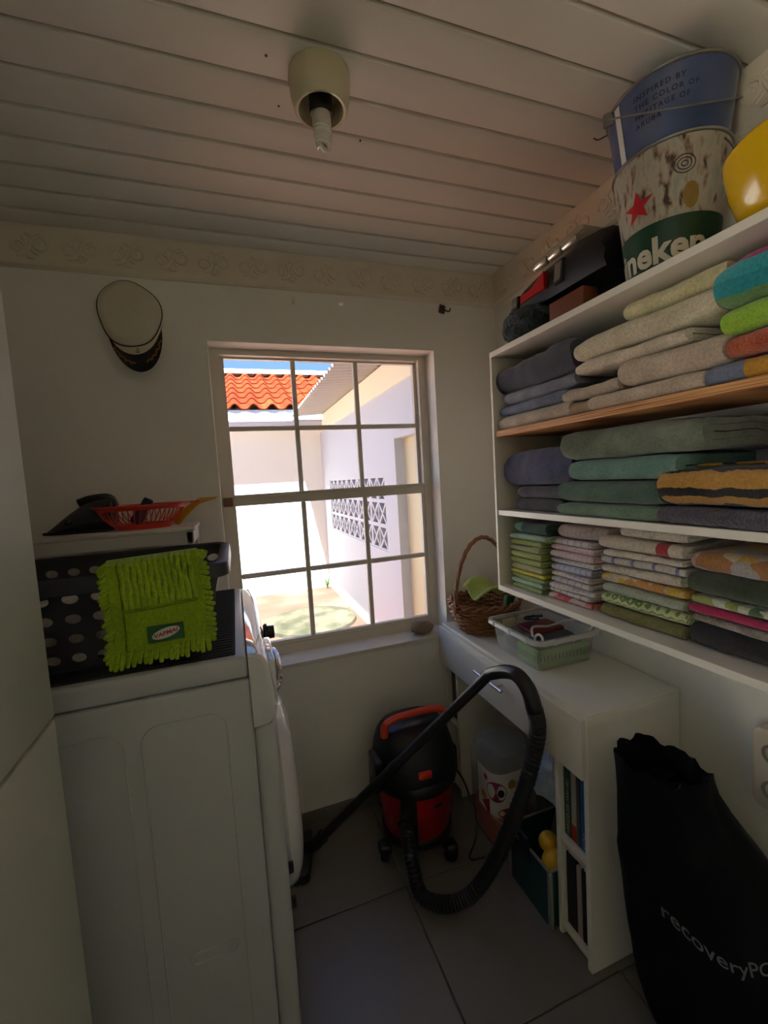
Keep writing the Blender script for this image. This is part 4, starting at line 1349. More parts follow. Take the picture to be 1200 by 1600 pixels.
for q in range(64):
    t_ = q / 63
    a = t_ * 2 * PI * 2.6
    r = .014 * (1 - .25 * t_ ** 3)
    sp.append((lx + r * math.cos(a), ly + r * math.sin(a), ZC - .105 - .036 * t_))
sp2 = [(2 * lx - p[0], 2 * ly - p[1], p[2]) for p in sp]
obj('spiral_tube', MB().tube(sp + [(lx, ly, ZC - .145)] + sp2[::-1], .0052, 8), M('bulb_glass', (232, 228, 216), .12, 0, coat=.5), lm)

# hooks on the wall and ceiling
hk = thing('wall_hook', (.889, YB, 2.071), 'small dark metal hook on the wall beside the shelf', 'hook')
m_rust = M('rusty_iron', (92, 78, 70), .6, .2, 60, metal=.3)
obj('hook_plate', MB().rbox((.875, YB - .006, 2.058), (.903, YB, 2.092), .003).rot(.2, 'Y', (.889, YB, 2.071)), m_rust, hk)
obj('hook_prong', MB().tube(bez([(.889, YB - .004, 2.078), (.893, YB - .025, 2.062), (.905, YB - .035, 2.055), (.913, YB - .033, 2.068)], 5), .003, 7), m_rust, hk)
obj('picture_hook', MB().rbox((.262, YB - .004, 2.050), (.274, YB, 2.078), .0015).tube(bez([(.268, YB - .003, 2.058), (.268, YB - .012, 2.050), (.268, YB - .014, 2.060)], 4), .002, 6), m_corn, None, 'tiny painted picture hook above the window', 'hook')
obj('ceiling_hook', MB().tube(bez([(.975, .902, ZC), (.972, .902, ZC - .008), (.955, .915, ZC - .014), (.945, .920, ZC - .008)], 5), .0016, 6), m_rust, None, 'thin bent wire hook in the ceiling above the bucket', 'hook')
sn = MB().ell((.736, 1.722, WZ0 + .034), (.052, .030, .028), 18, 12).jit(.012, 30, 1.0)
obj('stone', sn, M('brown_stone', (140, 122, 100), .9, .3, 25, (60, .9, .01)), None, 'rough brown stone lying on the window sill', 'stone')

# ---------------------------------------------------------------- buckets, bowl and tool box on top of the shelf
ZT = SZ1 + .001
bcx, bcy = .998, .757
def cone(r0, z0, r1, z1):
    def f(a, z, off=0.0):
        r = lerp(r0, r1, (z - z0) / (z1 - z0)) + off
        return (bcx + r * math.cos(a), bcy + r * math.sin(a), z)
    return f
A0 = math.atan2(-bcy, -bcx)                 # direction that faces the camera
bA = thing('beer_bucket', (bcx, bcy, ZT), 'worn silver and green metal bucket with a red star', 'bucket')
gz1 = ZT + .262
cA = cone(.084, ZT, .113, gz1)
def silver():
    m, nt, b = base_mat('worn_silver_print')
    tc = nn(nt, 'ShaderNodeTexCoord')
    mp = nn(nt, 'ShaderNodeMapping')
    mp.inputs['Scale'].default_value = (16, 16, 6)
    nt.links.new(tc.outputs['Object'], mp.inputs[0])
    t = nn(nt, 'ShaderNodeTexNoise')
    t.inputs['Scale'].default_value = 4
    t.inputs['Detail'].default_value = 9
    nt.links.new(mp.outputs[0], t.inputs['Vector'])
    r = ramp(nt, [(.33, (64, 52, 44)), (.40, (150, 128, 110)), (.5, (176, 168, 150)), (.7, (150, 152, 140))])
    nt.links.new(t.outputs[0], r.inputs[0])
    nt.links.new(r.outputs[0], b.inputs['Base Color'])
    b.inputs['Roughness'].default_value = .45
    b.inputs['Metallic'].default_value = .2
    return m
def cyl(f, z0, z1, th=.0015, n=48, nz=4):
    zs_ = [lerp(z0, z1, q / nz) for q in range(nz + 1)]
    rings = [[f(2 * PI * k_ / n, z_) for k_ in range(n)] for z_ in zs_] + [[f(2 * PI * k_ / n, z_, -th) for k_ in range(n)] for z_ in reversed(zs_)]
    rings.append(rings[0])
    return MB().rings(rings, True, False, False)
obj('bucket_body', cyl(cA, ZT, gz1), silver(), bA)
obj('bucket_base', MB().rings([[cA(2 * PI * k_ / 48, ZT, -.001) for k_ in range(48)], [cA(2 * PI * k_ / 48, ZT + .003, -.001) for k_ in range(48)]]), M('bucket_steel', (150, 150, 145), .35, .05, metal=.8), bA)
obj('rolled_rim', MB().tube([cA(2 * PI * k_ / 48, gz1) for k_ in range(48)], .004, 8, closed=True), M('bucket_steel', (150, 150, 145), .35), bA)
gb0, gb1 = ZT + .010, ZT + .112
gbd = obj('green_band', cyl(lambda a, z, off=0: cA(a, z, off + .0008), gb0, gb1, .0005), M('print_green', (20, 62, 40), .4, .15, 12), bA)
t = text2d('Heineken', .074, font_shear=.0, bold=.0025)
tw_ = max(p.x for p in t.v)
rmid = .094
aE = A0 + .02
wrap(t, lambda u, v: cA(aE + (u - tw_ * .76) / rmid, gb0 + .020 + v, .0018))
obj('brand_lettering', t, M('print_cream', (198, 192, 172), .45, .1, 30), gbd, smooth=0)
def flat_shape(pts2, f, off, m_, nm, par):
    n = len(pts2)
    cx = sum(p[0] for p in pts2) / n; cz = sum(p[1] for p in pts2) / n
    mb = MB()
    K = 3
    vs = [f(cx, cz, off)]
    fcs = []
    for k_ in range(1, K + 1):
        for p in pts2:
            vs.append(f(lerp(cx, p[0], k_ / K), lerp(cz, p[1], k_ / K), off))
    for q in range(n):
        fcs.append((0, 1 + q, 1 + (q + 1) % n))
    for k_ in range(K - 1):
        for q in range(n):
            a, b = 1 + k_ * n + q, 1 + k_ * n + (q + 1) % n
            fcs.append((a, a + n, b + n, b))
    return obj(nm, MB().add(vs, fcs), m_, par, smooth=0)
star = []
for q in range(10):
    r = .034 if q % 2 == 0 else .0137
    a = PI / 2 + q * PI / 5
    star.append((r * math.cos(a), r * math.sin(a)))
aS = A0 - .62
flat_shape([(aS + p[0] / rmid, ZT + .158 + p[1] + .06 * p[0]) for p in star], lambda a, z, off: cA(a, z, off), .0016, M('print_red_star', (180, 26, 34), .4, .05), 'red_star', bA)
# faded round crest
for rr_, nm in ((.017, 'crest_ring'), (.011, 'crest_ring'), (.005, 'crest_ring')):
    obj(nm, MB().tube([cA(A0 + .25 + rr_ * math.cos(2 * PI * q / 20) / rmid, ZT + .205 + rr_ * math.sin(2 * PI * q / 20), .0008) for q in range(20)], .0011, 5, closed=True), M('crest_faded', (84, 80, 72), .5, .2, 60), bA)
flat_shape([(A0 + .38 + .007 * math.cos(q) / rmid * 2, ZT + .145 + .026 * math.sin(q)) for q in [2 * PI * k_ / 12 for k_ in range(12)]], lambda a, z, off: cA(a, z, off), .0009, M('print_ochre_patch', (142, 112, 40), .5, .35, 40), 'ochre_patch', bA)
hnd = []
for q in range(25):
    a = PI * q / 24
    hnd.append((bcx + .119 * math.sin(a), bcy + .118 * math.cos(a), gz1 - .020 - .030 * math.sin(a)))
obj('wire_handle', MB().tube(hnd, .0022, 6), M('bucket_steel', (150, 150, 145), .35), bA)

bB = thing('blue_bucket', (bcx, bcy, ZT + .09), 'blue grey metal bucket nested inside the star bucket', 'bucket')
hz1 = ZC - .044
cB = cone(.078, ZT + .06, .124, hz1)
def blueprint():
    m, nt, b = base_mat('blue_print')
    tc = nn(nt, 'ShaderNodeTexCoord')
    t = nn(nt, 'ShaderNodeTexNoise')
    t.inputs['Scale'].default_value = 7
    nt.links.new(tc.outputs['Object'], t.inputs['Vector'])
    r = ramp(nt, [(.3, (46, 66, 104)), (.55, (84, 98, 134)), (.75, (122, 124, 148))])
    nt.links.new(t.outputs[0], r.inputs[0])
    nt.links.new(r.outputs[0], b.inputs['Base Color'])
    b.inputs['Roughness'].default_value = .28
    b.inputs['Metallic'].default_value = .25
    return m
obj('bucket_body', cyl(cB, ZT + .06, hz1), blueprint(), bB)
obj('bucket_base', MB().rings([[cB(2 * PI * k_ / 48, ZT + .06, -.001) for k_ in range(48)], [cB(2 * PI * k_ / 48, ZT + .063, -.001) for k_ in range(48)]]), M('bucket_steel', (150, 150, 145), .35), bB)
obj('rolled_rim', MB().tube([cB(2 * PI * k_ / 48, hz1) for k_ in range(48)], .0035, 8, closed=True), M('bucket_steel', (150, 150, 145), .35), bB)
aW = A0 - .92
flat_shape([(aW - .07, gz1 - .02), (aW + .085, gz1 - .02), (aW + .075, hz1 - .008), (aW - .06, hz1 - .008)], lambda a, z, off: cB(a, z, off), .0012, M('print_white_stripe', (214, 214, 206), .35, .03), 'white_stripe', bB)
for q, line in enumerate(('INSPIRED BY', 'THE COLOR OF', 'HERITAGE OF', 'ARUBA')):
    t = text2d(line, .0138, bold=.0002, space=1.25)
    wrap(t, lambda u, v: cB(A0 - .55 + u / .118, hz1 - .034 - q * .0175 + v, .0012))
    obj('printed_line', t, M('print_navy', (26, 34, 56), .5, 0), bB, smooth=0)
obj('handle_ear', MB().rbox((-.004, -.012, -.014), (.004, .012, .016), .003).rot(A0 + PI - .1, 'Z').xf(Matrix.Translation(Vector(cB(A0 - 1.12, hz1 - .012, .006)))), M('bucket_steel', (150, 150, 145), .35), bB)
hn2 = []
for q in range(25):
    a = A0 - 1.12 + (PI - .0) * q / 24
    p = Vector(cB(a, hz1 - .012 - .085 * math.sin(PI * q / 24), .010 + .004 * math.sin(PI * q / 24)))
    hn2.append(p)
obj('wire_handle', MB().tube(hn2, .0018, 6), M('bucket_steel', (150, 150, 145), .35), bB)

yb = thing('yellow_bowl', (.985, .475, ZT), 'glossy yellow bowl at the near end of the shelf top', 'bowl')
bowl_p = [(.0, .004), (.080, .004), (.084, .0), (.090, .004), (.112, .03), (.126, .07), (.133, .105), (.135, .128), (.132, .132), (.128, .128), (.120, .07), (.104, .03), (.07, .014), (.0, .013)]
obj('bowl_body', MB().lathe(bowl_p, (.985, .475, ZT), 48, cap=False), M('yellow_glaze', (222, 178, 8), .18, .03, 6, coat=.3), yb)

# dark fuzzy duster, tool box, flat case and wooden box
fz = MB().ell((.945, 1.195, ZT + .062), (.075, .092, .056), 40, 26)
fz.v = [p + (p - Vector((.955, 1.190, ZT + .06))).normalized() * (.010 * noise.noise(p * 70) + .012 * noise.noise(p * 18)) for p in fz.v]
mn = min(p.z for p in fz.v)
fz.v = [p + Vector((0, 0, ZT - mn)) for p in fz.v]
obj('fleece_bundle', fz, F('teal_fleece', 'terry', [(34, 52, 58), (56, 74, 80)], bump=(140, 1.4, .01)), None, 'dark teal fleece bundle at the window end of the shelf top', 'fleece')
tb_ = thing('tool_box', (1.02, .98, ZT), 'black plastic tool box with red and metal latches', 'tool box')
m_tb = M('toolbox_black', (26, 27, 30), .5, .08, 12)
TBY0, TBY1 = .915, 1.175
obj('tool_tray', MB().rbox((1.035, .915, ZT), (1.140, 1.25, ZT + .11), .012, 3), m_tb, tb_)
prof = [(.935, .10), (.925, .13), (.930, .17), (.955, .205), (1.00, .222), (1.06, .222), (1.12, .205), (1.14, .17), (1.14, .10)]
ld = []
for yy, s in ((.880, .62), (.890, .88), (.915, 1.02), (.985, 1.10), (1.03, 1.0), (1.155, .92), (1.23, .78), (1.268, .62)):
    ld.append([(1.04 + (a - 1.04) * (.9 + .1 * s), yy, ZT + .10 + (b - .10) * s) for a, b in prof])
obj('tool_lid', MB().rings(ld), m_tb, tb_)
m_lt = M('latch_metal', (150, 146, 136), .35, .05, metal=.7)
for yy in (1.035, 1.235):
    lt_ = obj('latch', MB().rbox((.920, yy - .018, ZT + .120), (.936, yy + .018, ZT + .185 if yy < 1.1 else ZT + .160), .003).rot(.12, 'Y', (.93, yy, ZT + .12)), M('latch_black', (34, 34, 36), .4), tb_)
    obj('latch_plate', MB().rbox((.917, yy - .013, ZT + .127), (.921, yy + .013, ZT + .178 if yy < 1.1 else ZT + .155), .001).rot(.12, 'Y', (.93, yy, ZT + .12)), m_lt, lt_)
obj('red_grip', MB().rings([[(.922, 1.205, ZT + .128), (.930, 1.205, ZT + .128), (.930, 1.205, ZT + .152), (.922, 1.205, ZT + .152)], [(.916, 1.15, ZT + .128), (.930, 1.15, ZT + .128), (.930, 1.15, ZT + .150), (.916, 1.15, ZT + .150)], [(.914, 1.085, ZT + .126), (.930, 1.085, ZT + .126), (.930, 1.085, ZT + .176), (.914, 1.085, ZT + .176)]]), M('grip_red', (178, 22, 30), .35, .03), tb_, 'red plastic grip')
cse = thing('flat_case', (1.06, 1.06, ZT + .224), 'pale flat case with a shiny tube edge on the tool box', 'case')
m_case = M('case_pale', (196, 180, 152), .45, .04, 8)
obj('case_shell', MB().rbox((.985, 1.00, ZT + .232), (1.135, 1.195, ZT + .274), .006), m_case, cse)
for q in range(3):
    obj('case_ridge', MB().rbox((.980, 1.002, ZT + .246 + q * .010), (.987, 1.193, ZT + .252 + q * .010), .002, 1), m_case, cse)
for (a, b) in ((1.004, 1.062), (1.068, 1.122), (1.128, 1.190)):
    obj('tube_edge', MB().tube([(.970, a, ZT + .236), (.970, a + .006, ZT + .236), (.970, b - .006, ZT + .236), (.970, b, ZT + .236)], [.009, .0125, .0125, .009], 14), M('polished_metal', (226, 218, 200), .25, 0, metal=.6), cse)
obj('wooden_box', MB().rbox((.905, .925, ZT), (.955, 1.055, ZT + .068), .003), M('red_brown_wood', (120, 62, 42), .5, .2, 14), None, 'reddish brown wooden box at the front of the shelf top', 'box')

# ---------------------------------------------------------------- things on the desk
# wicker basket with an arched handle
wx, wy, wz = .937, 1.522, DZ + .001
wk = thing('wicker_basket', (wx, wy, wz), 'brown wicker basket with an arched handle on the desk', 'basket')
m_wick = M('wicker', (142, 92, 50), .5, .25, 40, (90, .3, .002))
def wr(zf): return .098 + .040 * math.sin(min(1, zf * 1.0) * PI / 2)
NS = 22
for q in range(NS):
    a = 2 * PI * q / NS
    pts = []
    for k_ in range(5):
        zf = k_ / 4
        r = wr(zf)
        pts.append((wx + 1.02 * r * math.cos(a), wy + .98 * r * math.sin(a), wz + .004 + .115 * zf))
    obj('stake', MB().tube(pts, .0030, 6), m_wick, wk)
rows = 12
for k_ in range(rows):
    zf = (k_ + .3) / rows
    pts = []
    for q in range(NS * 4):
        a = 2 * PI * q / (NS * 4)
        r = wr(zf) + .0048 * math.cos(a * NS / 2 + (k_ % 2) * PI)
        pts.append((wx + 1.02 * r * math.cos(a), wy + .98 * r * math.sin(a), wz + .005 + .112 * zf + .0015 * math.sin(a * 3 + k_)))
    obj('weaver', MB().tube(pts, .0044, 6, closed=True), m_wick, wk)
for s in (0, 1):
    pts = []
    for q in range(120):
        a = 2 * PI * q / 120
        ph = a * 11 + s * PI
        r = wr(1.0) + .007 * math.cos(ph)
        pts.append((wx + 1.02 * r * math.cos(a), wy + .98 * r * math.sin(a), wz + .120 + .008 * math.sin(ph)))
    obj('braided_rim', MB().tube(pts, .0052, 6, closed=True), m_wick, wk)
obj('basket_floor', MB().lathe([(.0, .002), (.100, .002), (.100, .008), (.0, .008)], (wx, wy, wz), 24), m_wick, wk)
hdir = Vector((.985, .17, 0))
for s in range(3):
    pts = []
    for q in range(60):
        t_ = q / 59
        a = PI * t_
        ph = t_ * 30 + s * 2 * PI / 3
        c = Vector((wx, wy, wz + .095)) + hdir * (-.150 * math.cos(a)) + Vector((0, 0, .285 * math.sin(a)))
        out = hdir * (-math.cos(a)) + Vector((0, 0, math.sin(a)))
        pts.append(c + out * .0045 * math.cos(ph) + Vector((-.17, .985, 0)) * .0045 * math.sin(ph))
    obj('handle_strand', MB().tube(pts, .0050, 6), m_wick, wk)
# contents of the basket
def cl1(u, v):
    p = Vector((lerp(-.085, .075, u), lerp(.05, -.075, v), .168 + .034 * math.sin(PI * (.10 + .8 * (1 - u))) - .022 * u * u + .020 * math.sin(v * 6 + u * 3) - .05 * max(0, v - .65)))
    return Vector((wx - .005, wy - .02, wz)) + p + noise.noise_vector(p * 14) * .010
obj('green_cloth', MB().sheet(18, 12, cl1, .006), F('green_rag', 'terry', [(160, 180, 74), (180, 196, 96)], bump=(300, .3, .001)), None, 'lime green cloth draped in the wicker basket', 'cloth', smooth=70)
obj('green_packet', MB().rbox((wx + .055, wy - .070, wz + .040), (wx + .100, wy - .045, wz + .140), .004).rot(.25, 'Y', (wx + .08, wy - .03, wz + .1)), M('packet_green', (40, 92, 52), .5, .1, 30), None, 'dark green packet standing in the wicker basket', 'packet')
tgk = thing('price_card', (wx + .07, wy - .11, wz + .05), 'white card with dark print leaning in the wicker basket', 'card')
obj('card_sheet', MB().rbox((wx + .060, wy - .088, wz + .060), (wx + .085, wy - .085, wz + .150), .001, 1).rot(.35, 'Y', (wx + .07, wy - .085, wz + .06)), M('card_white', (206, 200, 190), .7), tgk)

# clear storage box
kx0, kx1, ky0, ky1, kz0, kz1 = .852, 1.100, 1.085, 1.360, DZ + .001, DZ + .108
bn = thing('clear_box', ((kx0 + kx1) / 2, (ky0 + ky1) / 2, kz0), 'clear plastic storage box of odds and ends on the desk', 'box')
m_clear = clear_mat('frosted_plastic', (216, 218, 212), .24, .3)
ins = .016
def rrx(x0, x1, y0, y1, r, z): return rr((x0 + x1) / 2, (y0 + y1) / 2, (x1 - x0) / 2, (y1 - y0) / 2, r, z, 6)
bn_m = MB().rings([rrx(kx0 + ins, kx1 - ins, ky0 + ins, ky1 - ins, .025, kz0), rrx(kx0 + .002, kx1 - .002, ky0 + .002, ky1 - .002, .03, kz1), rrx(kx0 + .004, kx1 - .004, ky0 + .004, ky1 - .004, .028, kz1), rrx(kx0 + ins + .002, kx1 - ins - .002, ky0 + ins + .002, ky1 - ins - .002, .023, kz0 + .003)], True, True, True)
obj('box_body', bn_m, m_clear, bn)
m_rim = clear_mat('clear_rim', (226, 226, 220), .62, .25)
rmm = MB().rings([rrx(kx0, kx1, ky0, ky1, .03, kz1 - .002), rrx(kx0 - .010, kx1 + .010, ky0 - .010, ky1 + .010, .036, kz1 - .002), rrx(kx0 - .012, kx1 + .012, ky0 - .012, ky1 + .012, .038, kz1 - .014), rrx(kx0 - .010, kx1 + .010, ky0 - .010, ky1 + .010, .036, kz1 - .014), rrx(kx0 - .008, kx1 + .008, ky0 - .008, ky1 + .008, .034, kz1 - .004)], True, False, False)
rmo = obj('box_rim', rmm, m_rim, bn)
for yy in (1.13, 1.22, 1.31):
    obj('rim_rib', MB().rbox((kx0 - .015, yy - .004, kz1 - .016), (kx0 - .002, yy + .004, kz1 + .001), .001, 1), m_rim, rmo)
for xx in (.91, .98, 1.05):
    obj('rim_rib', MB().rbox((xx - .004, ky0 - .015, kz1 - .016), (xx + .004, ky0 - .002, kz1 + .001), .001, 1), m_rim, rmo)
gbk = thing('green_tray', (.985, 1.16, kz0 + .004), 'small green slotted tray inside the clear box', 'tray')
m_gt = M('tray_green', (122, 186, 84), .4, .05, 10)
qx0, qx1, qy0, qy1 = .876, 1.078, 1.112, 1.215
for (a0, a1) in (((qx0, qy0), (qx1, qy0)), ((qx0, qy1), (qx1, qy1)), ((qx0, qy0), (qx0, qy1)), ((qx1, qy0), (qx1, qy1))):
    n = 14 if a0[1] == a1[1] else 8
    tr_ = MB()
    for q in range(n + 1):
        px_, py_ = lerp(a0[0], a1[0], q / n), lerp(a0[1], a1[1], q / n)
        tr_.box((px_ - .003, py_ - .002, kz0 + .006), (px_ + .003, py_ + .002, kz0 + .060))
    tr_.box((min(a0[0], a1[0]) - .003, min(a0[1], a1[1]) - .002, kz0 + .004), (max(a0[0], a1[0]) + .003, max(a0[1], a1[1]) + .002, kz0 + .020))
    tr_.box((min(a0[0], a1[0]) - .004, min(a0[1], a1[1]) - .003, kz0 + .044), (max(a0[0], a1[0]) + .004, max(a0[1], a1[1]) + .003, kz0 + .062))
    obj('tray_side', tr_, m_gt, gbk, smooth=0)
obj('tray_floor', MB().box((qx0, qy0, kz0 + .004), (qx1, qy1, kz0 + .008)), m_gt, gbk, smooth=0)
obj('dark_pouch', MB().rbox((.89, 1.125, kz0 + .012), (1.065, 1.205, kz0 + .078), .012, 3).jit(.005, 30), M('pouch_navy', (62, 64, 74), .7, .15, 20), None, 'dark grey pouch lying in the green tray', 'pouch')
obj('red_pouch', MB().rbox((.93, 1.20, kz0 + .070), (1.06, 1.30, kz0 + .088), .006, 2).jit(.004, 30), M('pouch_red', (116, 34, 36), .6, .15, 20), None, 'flat dark red pouch on top of the clear box clutter', 'pouch')
obj('grey_bundle', MB().ell((.915, 1.285, kz0 + .044), (.034, .050, .036), 18, 12).jit(.012, 34), M('bundle_grey', (100, 98, 98), .7, .3, 30), None, 'grey crumpled bundle at the window end of the clear box', 'bundle')
obj('white_cable', MB().tube(bez([(.90, 1.17, kz0 + .085), (.94, 1.22, kz0 + .098), (1.00, 1.21, kz0 + .095), (1.05, 1.19, kz0 + .110), (1.085, 1.15, kz0 + .122), (1.10, 1.115, kz0 + .114), (1.09, 1.12, kz0 + .09)], 8), .0042, 8), M('cable_white', (214, 210, 200), .4), None, 'white cable curling over the rim of the clear box', 'cable')
obj('white_ring', MB().tube([(.886 + .004 * math.sin(q), 1.122 + .018 * math.cos(q), kz0 + .096 + .016 * math.sin(q)) for q in [2 * PI * k_ / 24 for k_ in range(24)]], .004, 8, closed=True), M('ring_white', (206, 204, 194), .4), None, 'white plastic ring leaning at the near corner of the clear box', 'ring')
random.seed(3)
pts = [(1.0 + random.uniform(-.035, .035), 1.275 + random.uniform(-.03, .03), kz0 + .104 + random.uniform(-.008, .010)) for q in range(12)]
obj('tangled_cable', MB().tube(bez(pts, 8), .003, 6), M('cord_black', (28, 28, 30), .4), None, 'tangled black cable heaped in the clear box', 'cable')
obj('paper_label', MB().rbox((.90, 1.338, kz0 + .055), (.955, 1.340, kz0 + .095), .0005, 1), M('label_yellowish', (206, 198, 160), .8), None, 'small cream paper slip standing in the clear box', 'paper')

# ---------------------------------------------------------------- drum vacuum cleaner with hose
vx, vy = .568, 1.478
vc = thing('vacuum_cleaner', (vx, vy, 0), 'red and black drum vacuum cleaner on casters by the desk', 'vacuum cleaner')
m_vb = M('vacuum_black', (24, 25, 28), .35, .05)
m_vr = M('vacuum_red', (160, 20, 22), .32, .04)
m_vo = M('vacuum_orange', (214, 62, 30), .4, .04)
obj('drum', MB().lathe([(.0, .060), (.108, .060), (.120, .072), (.140, .255), (.141, .27), (.0, .27)], (vx, vy, 0), 48), m_vr, vc)
obj('wheel_base', MB().lathe([(.0, .035), (.118, .035), (.128, .042), (.126, .066), (.116, .074), (.0, .074)], (vx, vy, 0), 40), m_vb, vc)
for a in (R_(205), R_(290), R_(25), R_(115)):
    cxx, cyy = vx + .165 * math.cos(a), vy + .165 * math.sin(a)
    f_ = obj('caster_fork', MB().rbox((cxx - .022, cyy - .022, .036), (cxx + .022, cyy + .022, .075), .010, 3), m_vb, vc)
    obj('caster_wheel', MB().lathe([(.0, -.012), (.020, -.012), (.0235, -.006), (.0235, .006), (.020, .012), (.0, .012)], (0, 0, 0), 20).rot(PI / 2, 'X').rot(a + .6, 'Z').xf(Matrix.Translation((cxx, cyy, .0235))), m_vb, f_)
obj('head_ring', MB().lathe([(.0, .262), (.146, .262), (.152, .272), (.152, .302), (.146, .312), (.0, .312)], (vx, vy, 0), 48), m_vb, vc)
hd = []
for z_, r, sq in ((.310, .144, 1), (.36, .143, .98), (.41, .136, .94), (.455, .124, .88), (.485, .108, .80), (.498, .085, .72)):
    hd.append([(vx + r * math.copysign(abs(math.cos(a)) ** .75, math.cos(a)), vy + r * sq * math.copysign(abs(math.sin(a)) ** .75, math.sin(a)), z_) for a in [2 * PI * k_ / 40 for k_ in range(40)]])
hdo = obj('motor_head', MB().rings(hd), m_vb, vc)
obj('carry_handle', MB().tube(bez([(vx - .118, vy - .04, .475), (vx - .112, vy - .04, .520), (vx - .075, vy - .04, .538), (vx, vy - .04, .542), (vx + .075, vy - .04, .538), (vx + .112, vy - .04, .520), (vx + .118, vy - .04, .475)], 6), .0135, 10), m_vo, vc, 'orange-red carrying handle')
obj('power_switch', MB().rbox((vx - .040, vy - .150, .345), (vx + .008, vy - .128, .372), .006, 2), m_vo, hdo, 'orange-red switch')
for s in (-1, 1):
    obj('side_clamp', MB().rbox((vx + s * .150 - .014, vy - .03, .24), (vx + s * .150 + .014, vy + .03, .345), .008, 2), m_vb, vc)
obj('side_bumper', MB().rbox((vx - .165, vy - .075, .30), (vx - .135, vy + .02, .40), .010, 3), m_vb, vc)
# strip down the drum and the hose socket
pa = R_(238)
obj('drum_strip', MB().rbox((-.028, -.010, .075), (.028, .012, .262), .008, 2).rot(pa + PI / 2, 'Z').xf(Matrix.Translation((vx + .134 * math.cos(pa), vy + .134 * math.sin(pa), 0))), m_vb, vc)
so_ = Vector((vx + .135 * math.cos(pa), vy + .135 * math.sin(pa), .215))
d_ = Vector((math.cos(pa), math.sin(pa), -.25)).normalized()
obj('hose_socket', MB().tube([so_, so_ + d_ * .05], .030, 18), m_vb, vc)
ba = R_(275)
obj('drum_badge', MB().ell((0, 0, 0), (.018, .003, .010), 14, 8).rot(ba + PI / 2, 'Z').xf(Matrix.Translation((vx + .136 * math.cos(ba + .12), vy + .136 * math.sin(ba + .12), .215))), m_vb, vc)
for o_ in list(vc.children_recursive):
    for v_ in o_.data.vertices:
        v_.co = Vector((v_.co.x * 1.06, v_.co.y * 1.06, v_.co.z * .93))
so_ = Vector((vx + (so_.x - vx) * 1.06, vy + (so_.y - vy) * 1.06, so_.z * .93))
# hose: from the socket down to the floor, round, and up to the bent hand grip at the desk front
s1 = so_ + d_ * .05
hose_pts = [so_ + d_ * .03, s1 + Vector((-.004, -.014, -.02)), (.448, 1.225, .120), (.455, 1.180, .060), (.515, 1.148, .036), (.585, 1.118, .062), (.640, 1.085, .150), (.690, 1.055, .275), (.735, 1.030, .410), (.762, 1.010, .530), (.764, .985, .640), (.752, .980, .705)]
hp_ = bez(hose_pts, 14)
rad = [.0225 + .0016 * math.cos(i * PI) for i in range(len(hp_))]
m_hose = M('hose_black', (26, 27, 29), .38, .04)
obj('hose', MB().tube(hp_, rad, 14), m_hose, vc)
grip = bez([(.752, .980, .700), (.742, .990, .755), (.735, 1.030, .785), (.728, 1.085, .775), (.715, 1.150, .742)], 8)
obj('hand_grip', MB().tube(grip, [.0235 - .004 * (i / len(grip)) for i in range(len(grip))], 14), M('grip_black', (34, 35, 38), .3), vc)
tube_p = [Vector((.715, 1.150, .742)), Vector((.66, 1.19, .640)), Vector((.185, 1.515, .060))]
obj('wand', MB().tube([tube_p[0], tube_p[0].lerp(tube_p[2], .25), tube_p[0].lerp(tube_p[2], .5), tube_p[0].lerp(tube_p[2], .505), tube_p[0].lerp(tube_p[2], .53), tube_p[0].lerp(tube_p[2], .535), tube_p[2]], [.0165, .0165, .0165, .0195, .0195, .0165, .0165], 16), m_hose, vc)
obj('nozzle_neck', MB().tube(bez([(.205, 1.502, .085), (.185, 1.515, .058), (.165, 1.525, .040), (.135, 1.535, .030)], 5), .023, 14), m_hose, vc)
obj('floor_nozzle', MB().rings([rr(.125, 1.53, .035, .105, .02, z_, 5) if q else rr(.125, 1.53, .038, .108, .02, z_, 5) for q, z_ in enumerate((.002, .022, .030))] + [rr(.125, 1.53, .020, .085, .015, .038, 5)]).rot(-.25, 'Z', (.125, 1.53, 0)), m_hose, vc)
obj('power_cable', MB().tube(bez([(vx + .13, vy + .0, .28), (vx + .185, vy - .06, .18), (vx + .18, vy - .14, .05), (vx + .12, vy - .19, .008), (vx + .17, vy - .21, .008)], 8), .004, 6), m_hose, vc)

# ---------------------------------------------------------------- black bag in the corner by the desk
def bag_prof(z):
    tab = [(0.0, .870, 1.115, .130), (.05, .845, 1.135, .150), (.20, .820, 1.140, .155), (.36, .790, 1.132, .150), (.47, .775, 1.085, .140), (.56, .762, 1.010, .120), (.63, .756, .955, .105), (.69, .752, .915, .090), (.735, .752, .900, .085)]
    for (a, b) in zip(tab, tab[1:]):
        if z <= b[0]:
            t_ = (z - a[0]) / (b[0] - a[0])
            return tuple(lerp(a[i], b[i], t_) for i in (1, 2, 3))
    return tab[-1][1:]
def bag_pt(a, z, off=0.0):
    x0, x1, hy = bag_prof(z)
    cx, hx = (x0 + x1) / 2, (x1 - x0) / 2
    ca, sa_ = math.cos(a), math.sin(a)
    p = Vector((cx + (hx + off) * math.copysign(abs(ca) ** .85, ca), .655 + (hy + off) * math.copysign(abs(sa_) ** .85, sa_), z))
    w = noise.noise(Vector((ca * 2, sa_ * 2, z * 6))) * .010 + noise.noise(Vector((ca * 5, sa_ * 5, z * 16))) * .004
    k_ = min(1, z / .1) * (1 if z < .62 else 1 + (z - .62) * 8)
    return p + Vector((ca, sa_, 0)) * w * k_
m_bag = M('bag_black', (7, 7, 8), .8, .1, 12, (160, .25, .001), spec=.12)
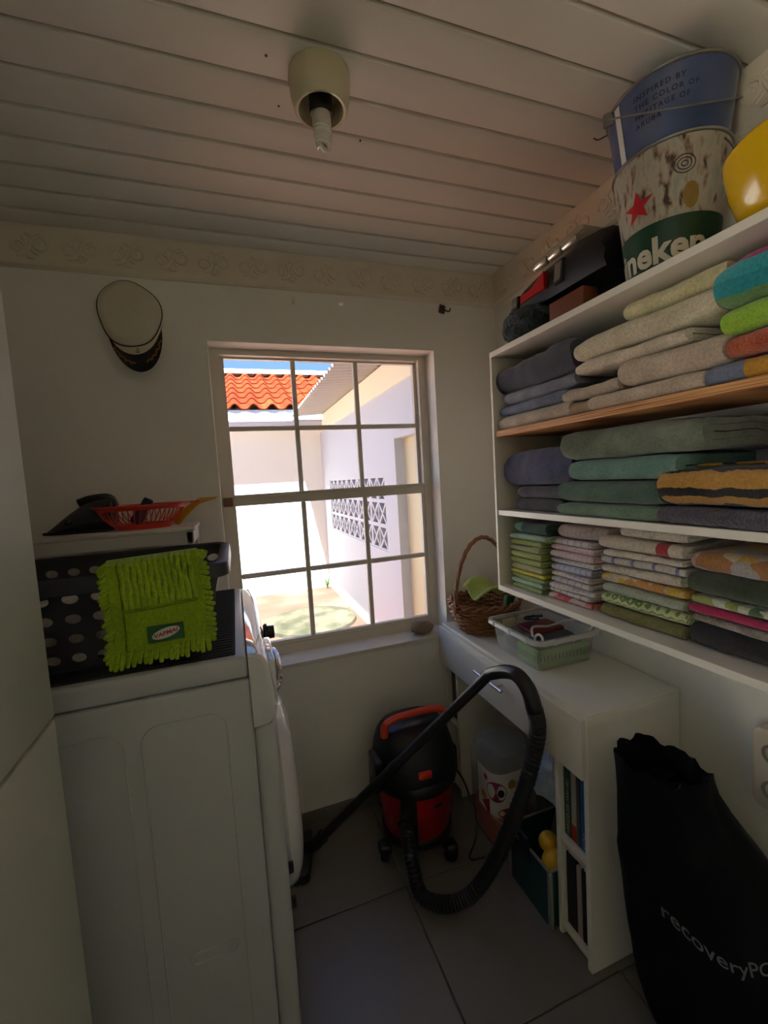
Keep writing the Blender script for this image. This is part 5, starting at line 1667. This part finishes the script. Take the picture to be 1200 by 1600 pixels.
bg_ = thing('black_bag', (.93, .655, 0), 'tall slouching black bag with grey lettering beside the desk', 'bag')
zsq = [.001, .03, .08, .13, .18, .24, .3, .35, .4, .44, .48, .52, .56, .6, .63, .66, .69, .715, .735]
rgs = [[bag_pt(2 * PI * k_ / 56, z_) for k_ in range(56)] for z_ in zsq]
rgs[-1] = [p + Vector((0, 0, .018 * noise.noise(Vector((i * .35, 3, 1))))) for i, p in enumerate(rgs[-1])]
last = rgs[-1]
cen = sum(last, Vector()) / len(last)
rgs.append([cen + (p - cen) * .90 + Vector((0, 0, -.006)) for p in last])
rgs.append([cen + (p - cen) * .80 + Vector((0, 0, -.05 + .02 * noise.noise(p * 40))) for p in last])
rgs.append([cen + (p - cen) * .2 + Vector((0, 0, -.055)) for p in last])
obj('bag_body', MB().rings(rgs), m_bag, bg_, smooth=70)
t = text2d('recoveryPO', .049, bold=.0004)
tw2 = max(p.x for p in t.v)
aB0 = R_(196)
wrap(t, lambda u, v: bag_pt(aB0 - .10 + u / .185, .428 + v - .36 * u, .0030))
obj('bag_lettering', t, M('bag_print', (100, 100, 100), .6, .1, 80), bg_, smooth=0)

# socket box on the wall at the edge of view
ob = thing('socket_box', (XR, .60, .65), 'cream double socket box on the wall above the black bag', 'socket')
m_so = M('socket_cream', (216, 206, 182), .4, .02)
sbx = MB()
sbx.rings([[(XR, q[0], q[1]) for q in [(a, b) for a, b, _ in rr(.575, .655, .072, .098, .02, 0, 6)]], [(XR - .040, q[0], q[1]) for q in [(a, b) for a, b, _ in rr(.575, .655, .070, .096, .02, 0, 6)]], [(XR - .046, q[0], q[1]) for q in [(a, b) for a, b, _ in rr(.575, .655, .064, .090, .018, 0, 6)]]])
obj('socket_plate', sbx, m_so, ob)
for zz in (.612, .70):
    obj('outlet', MB().lathe([(.024, 0), (.024, .003), (.018, .003), (.017, -.006), (.0, -.006)], (0, 0, 0), 24).rot(-PI / 2, 'Y').xf(Matrix.Translation((XR - .0455, .60, zz))), M('socket_grey', (130, 124, 112), .5), ob)
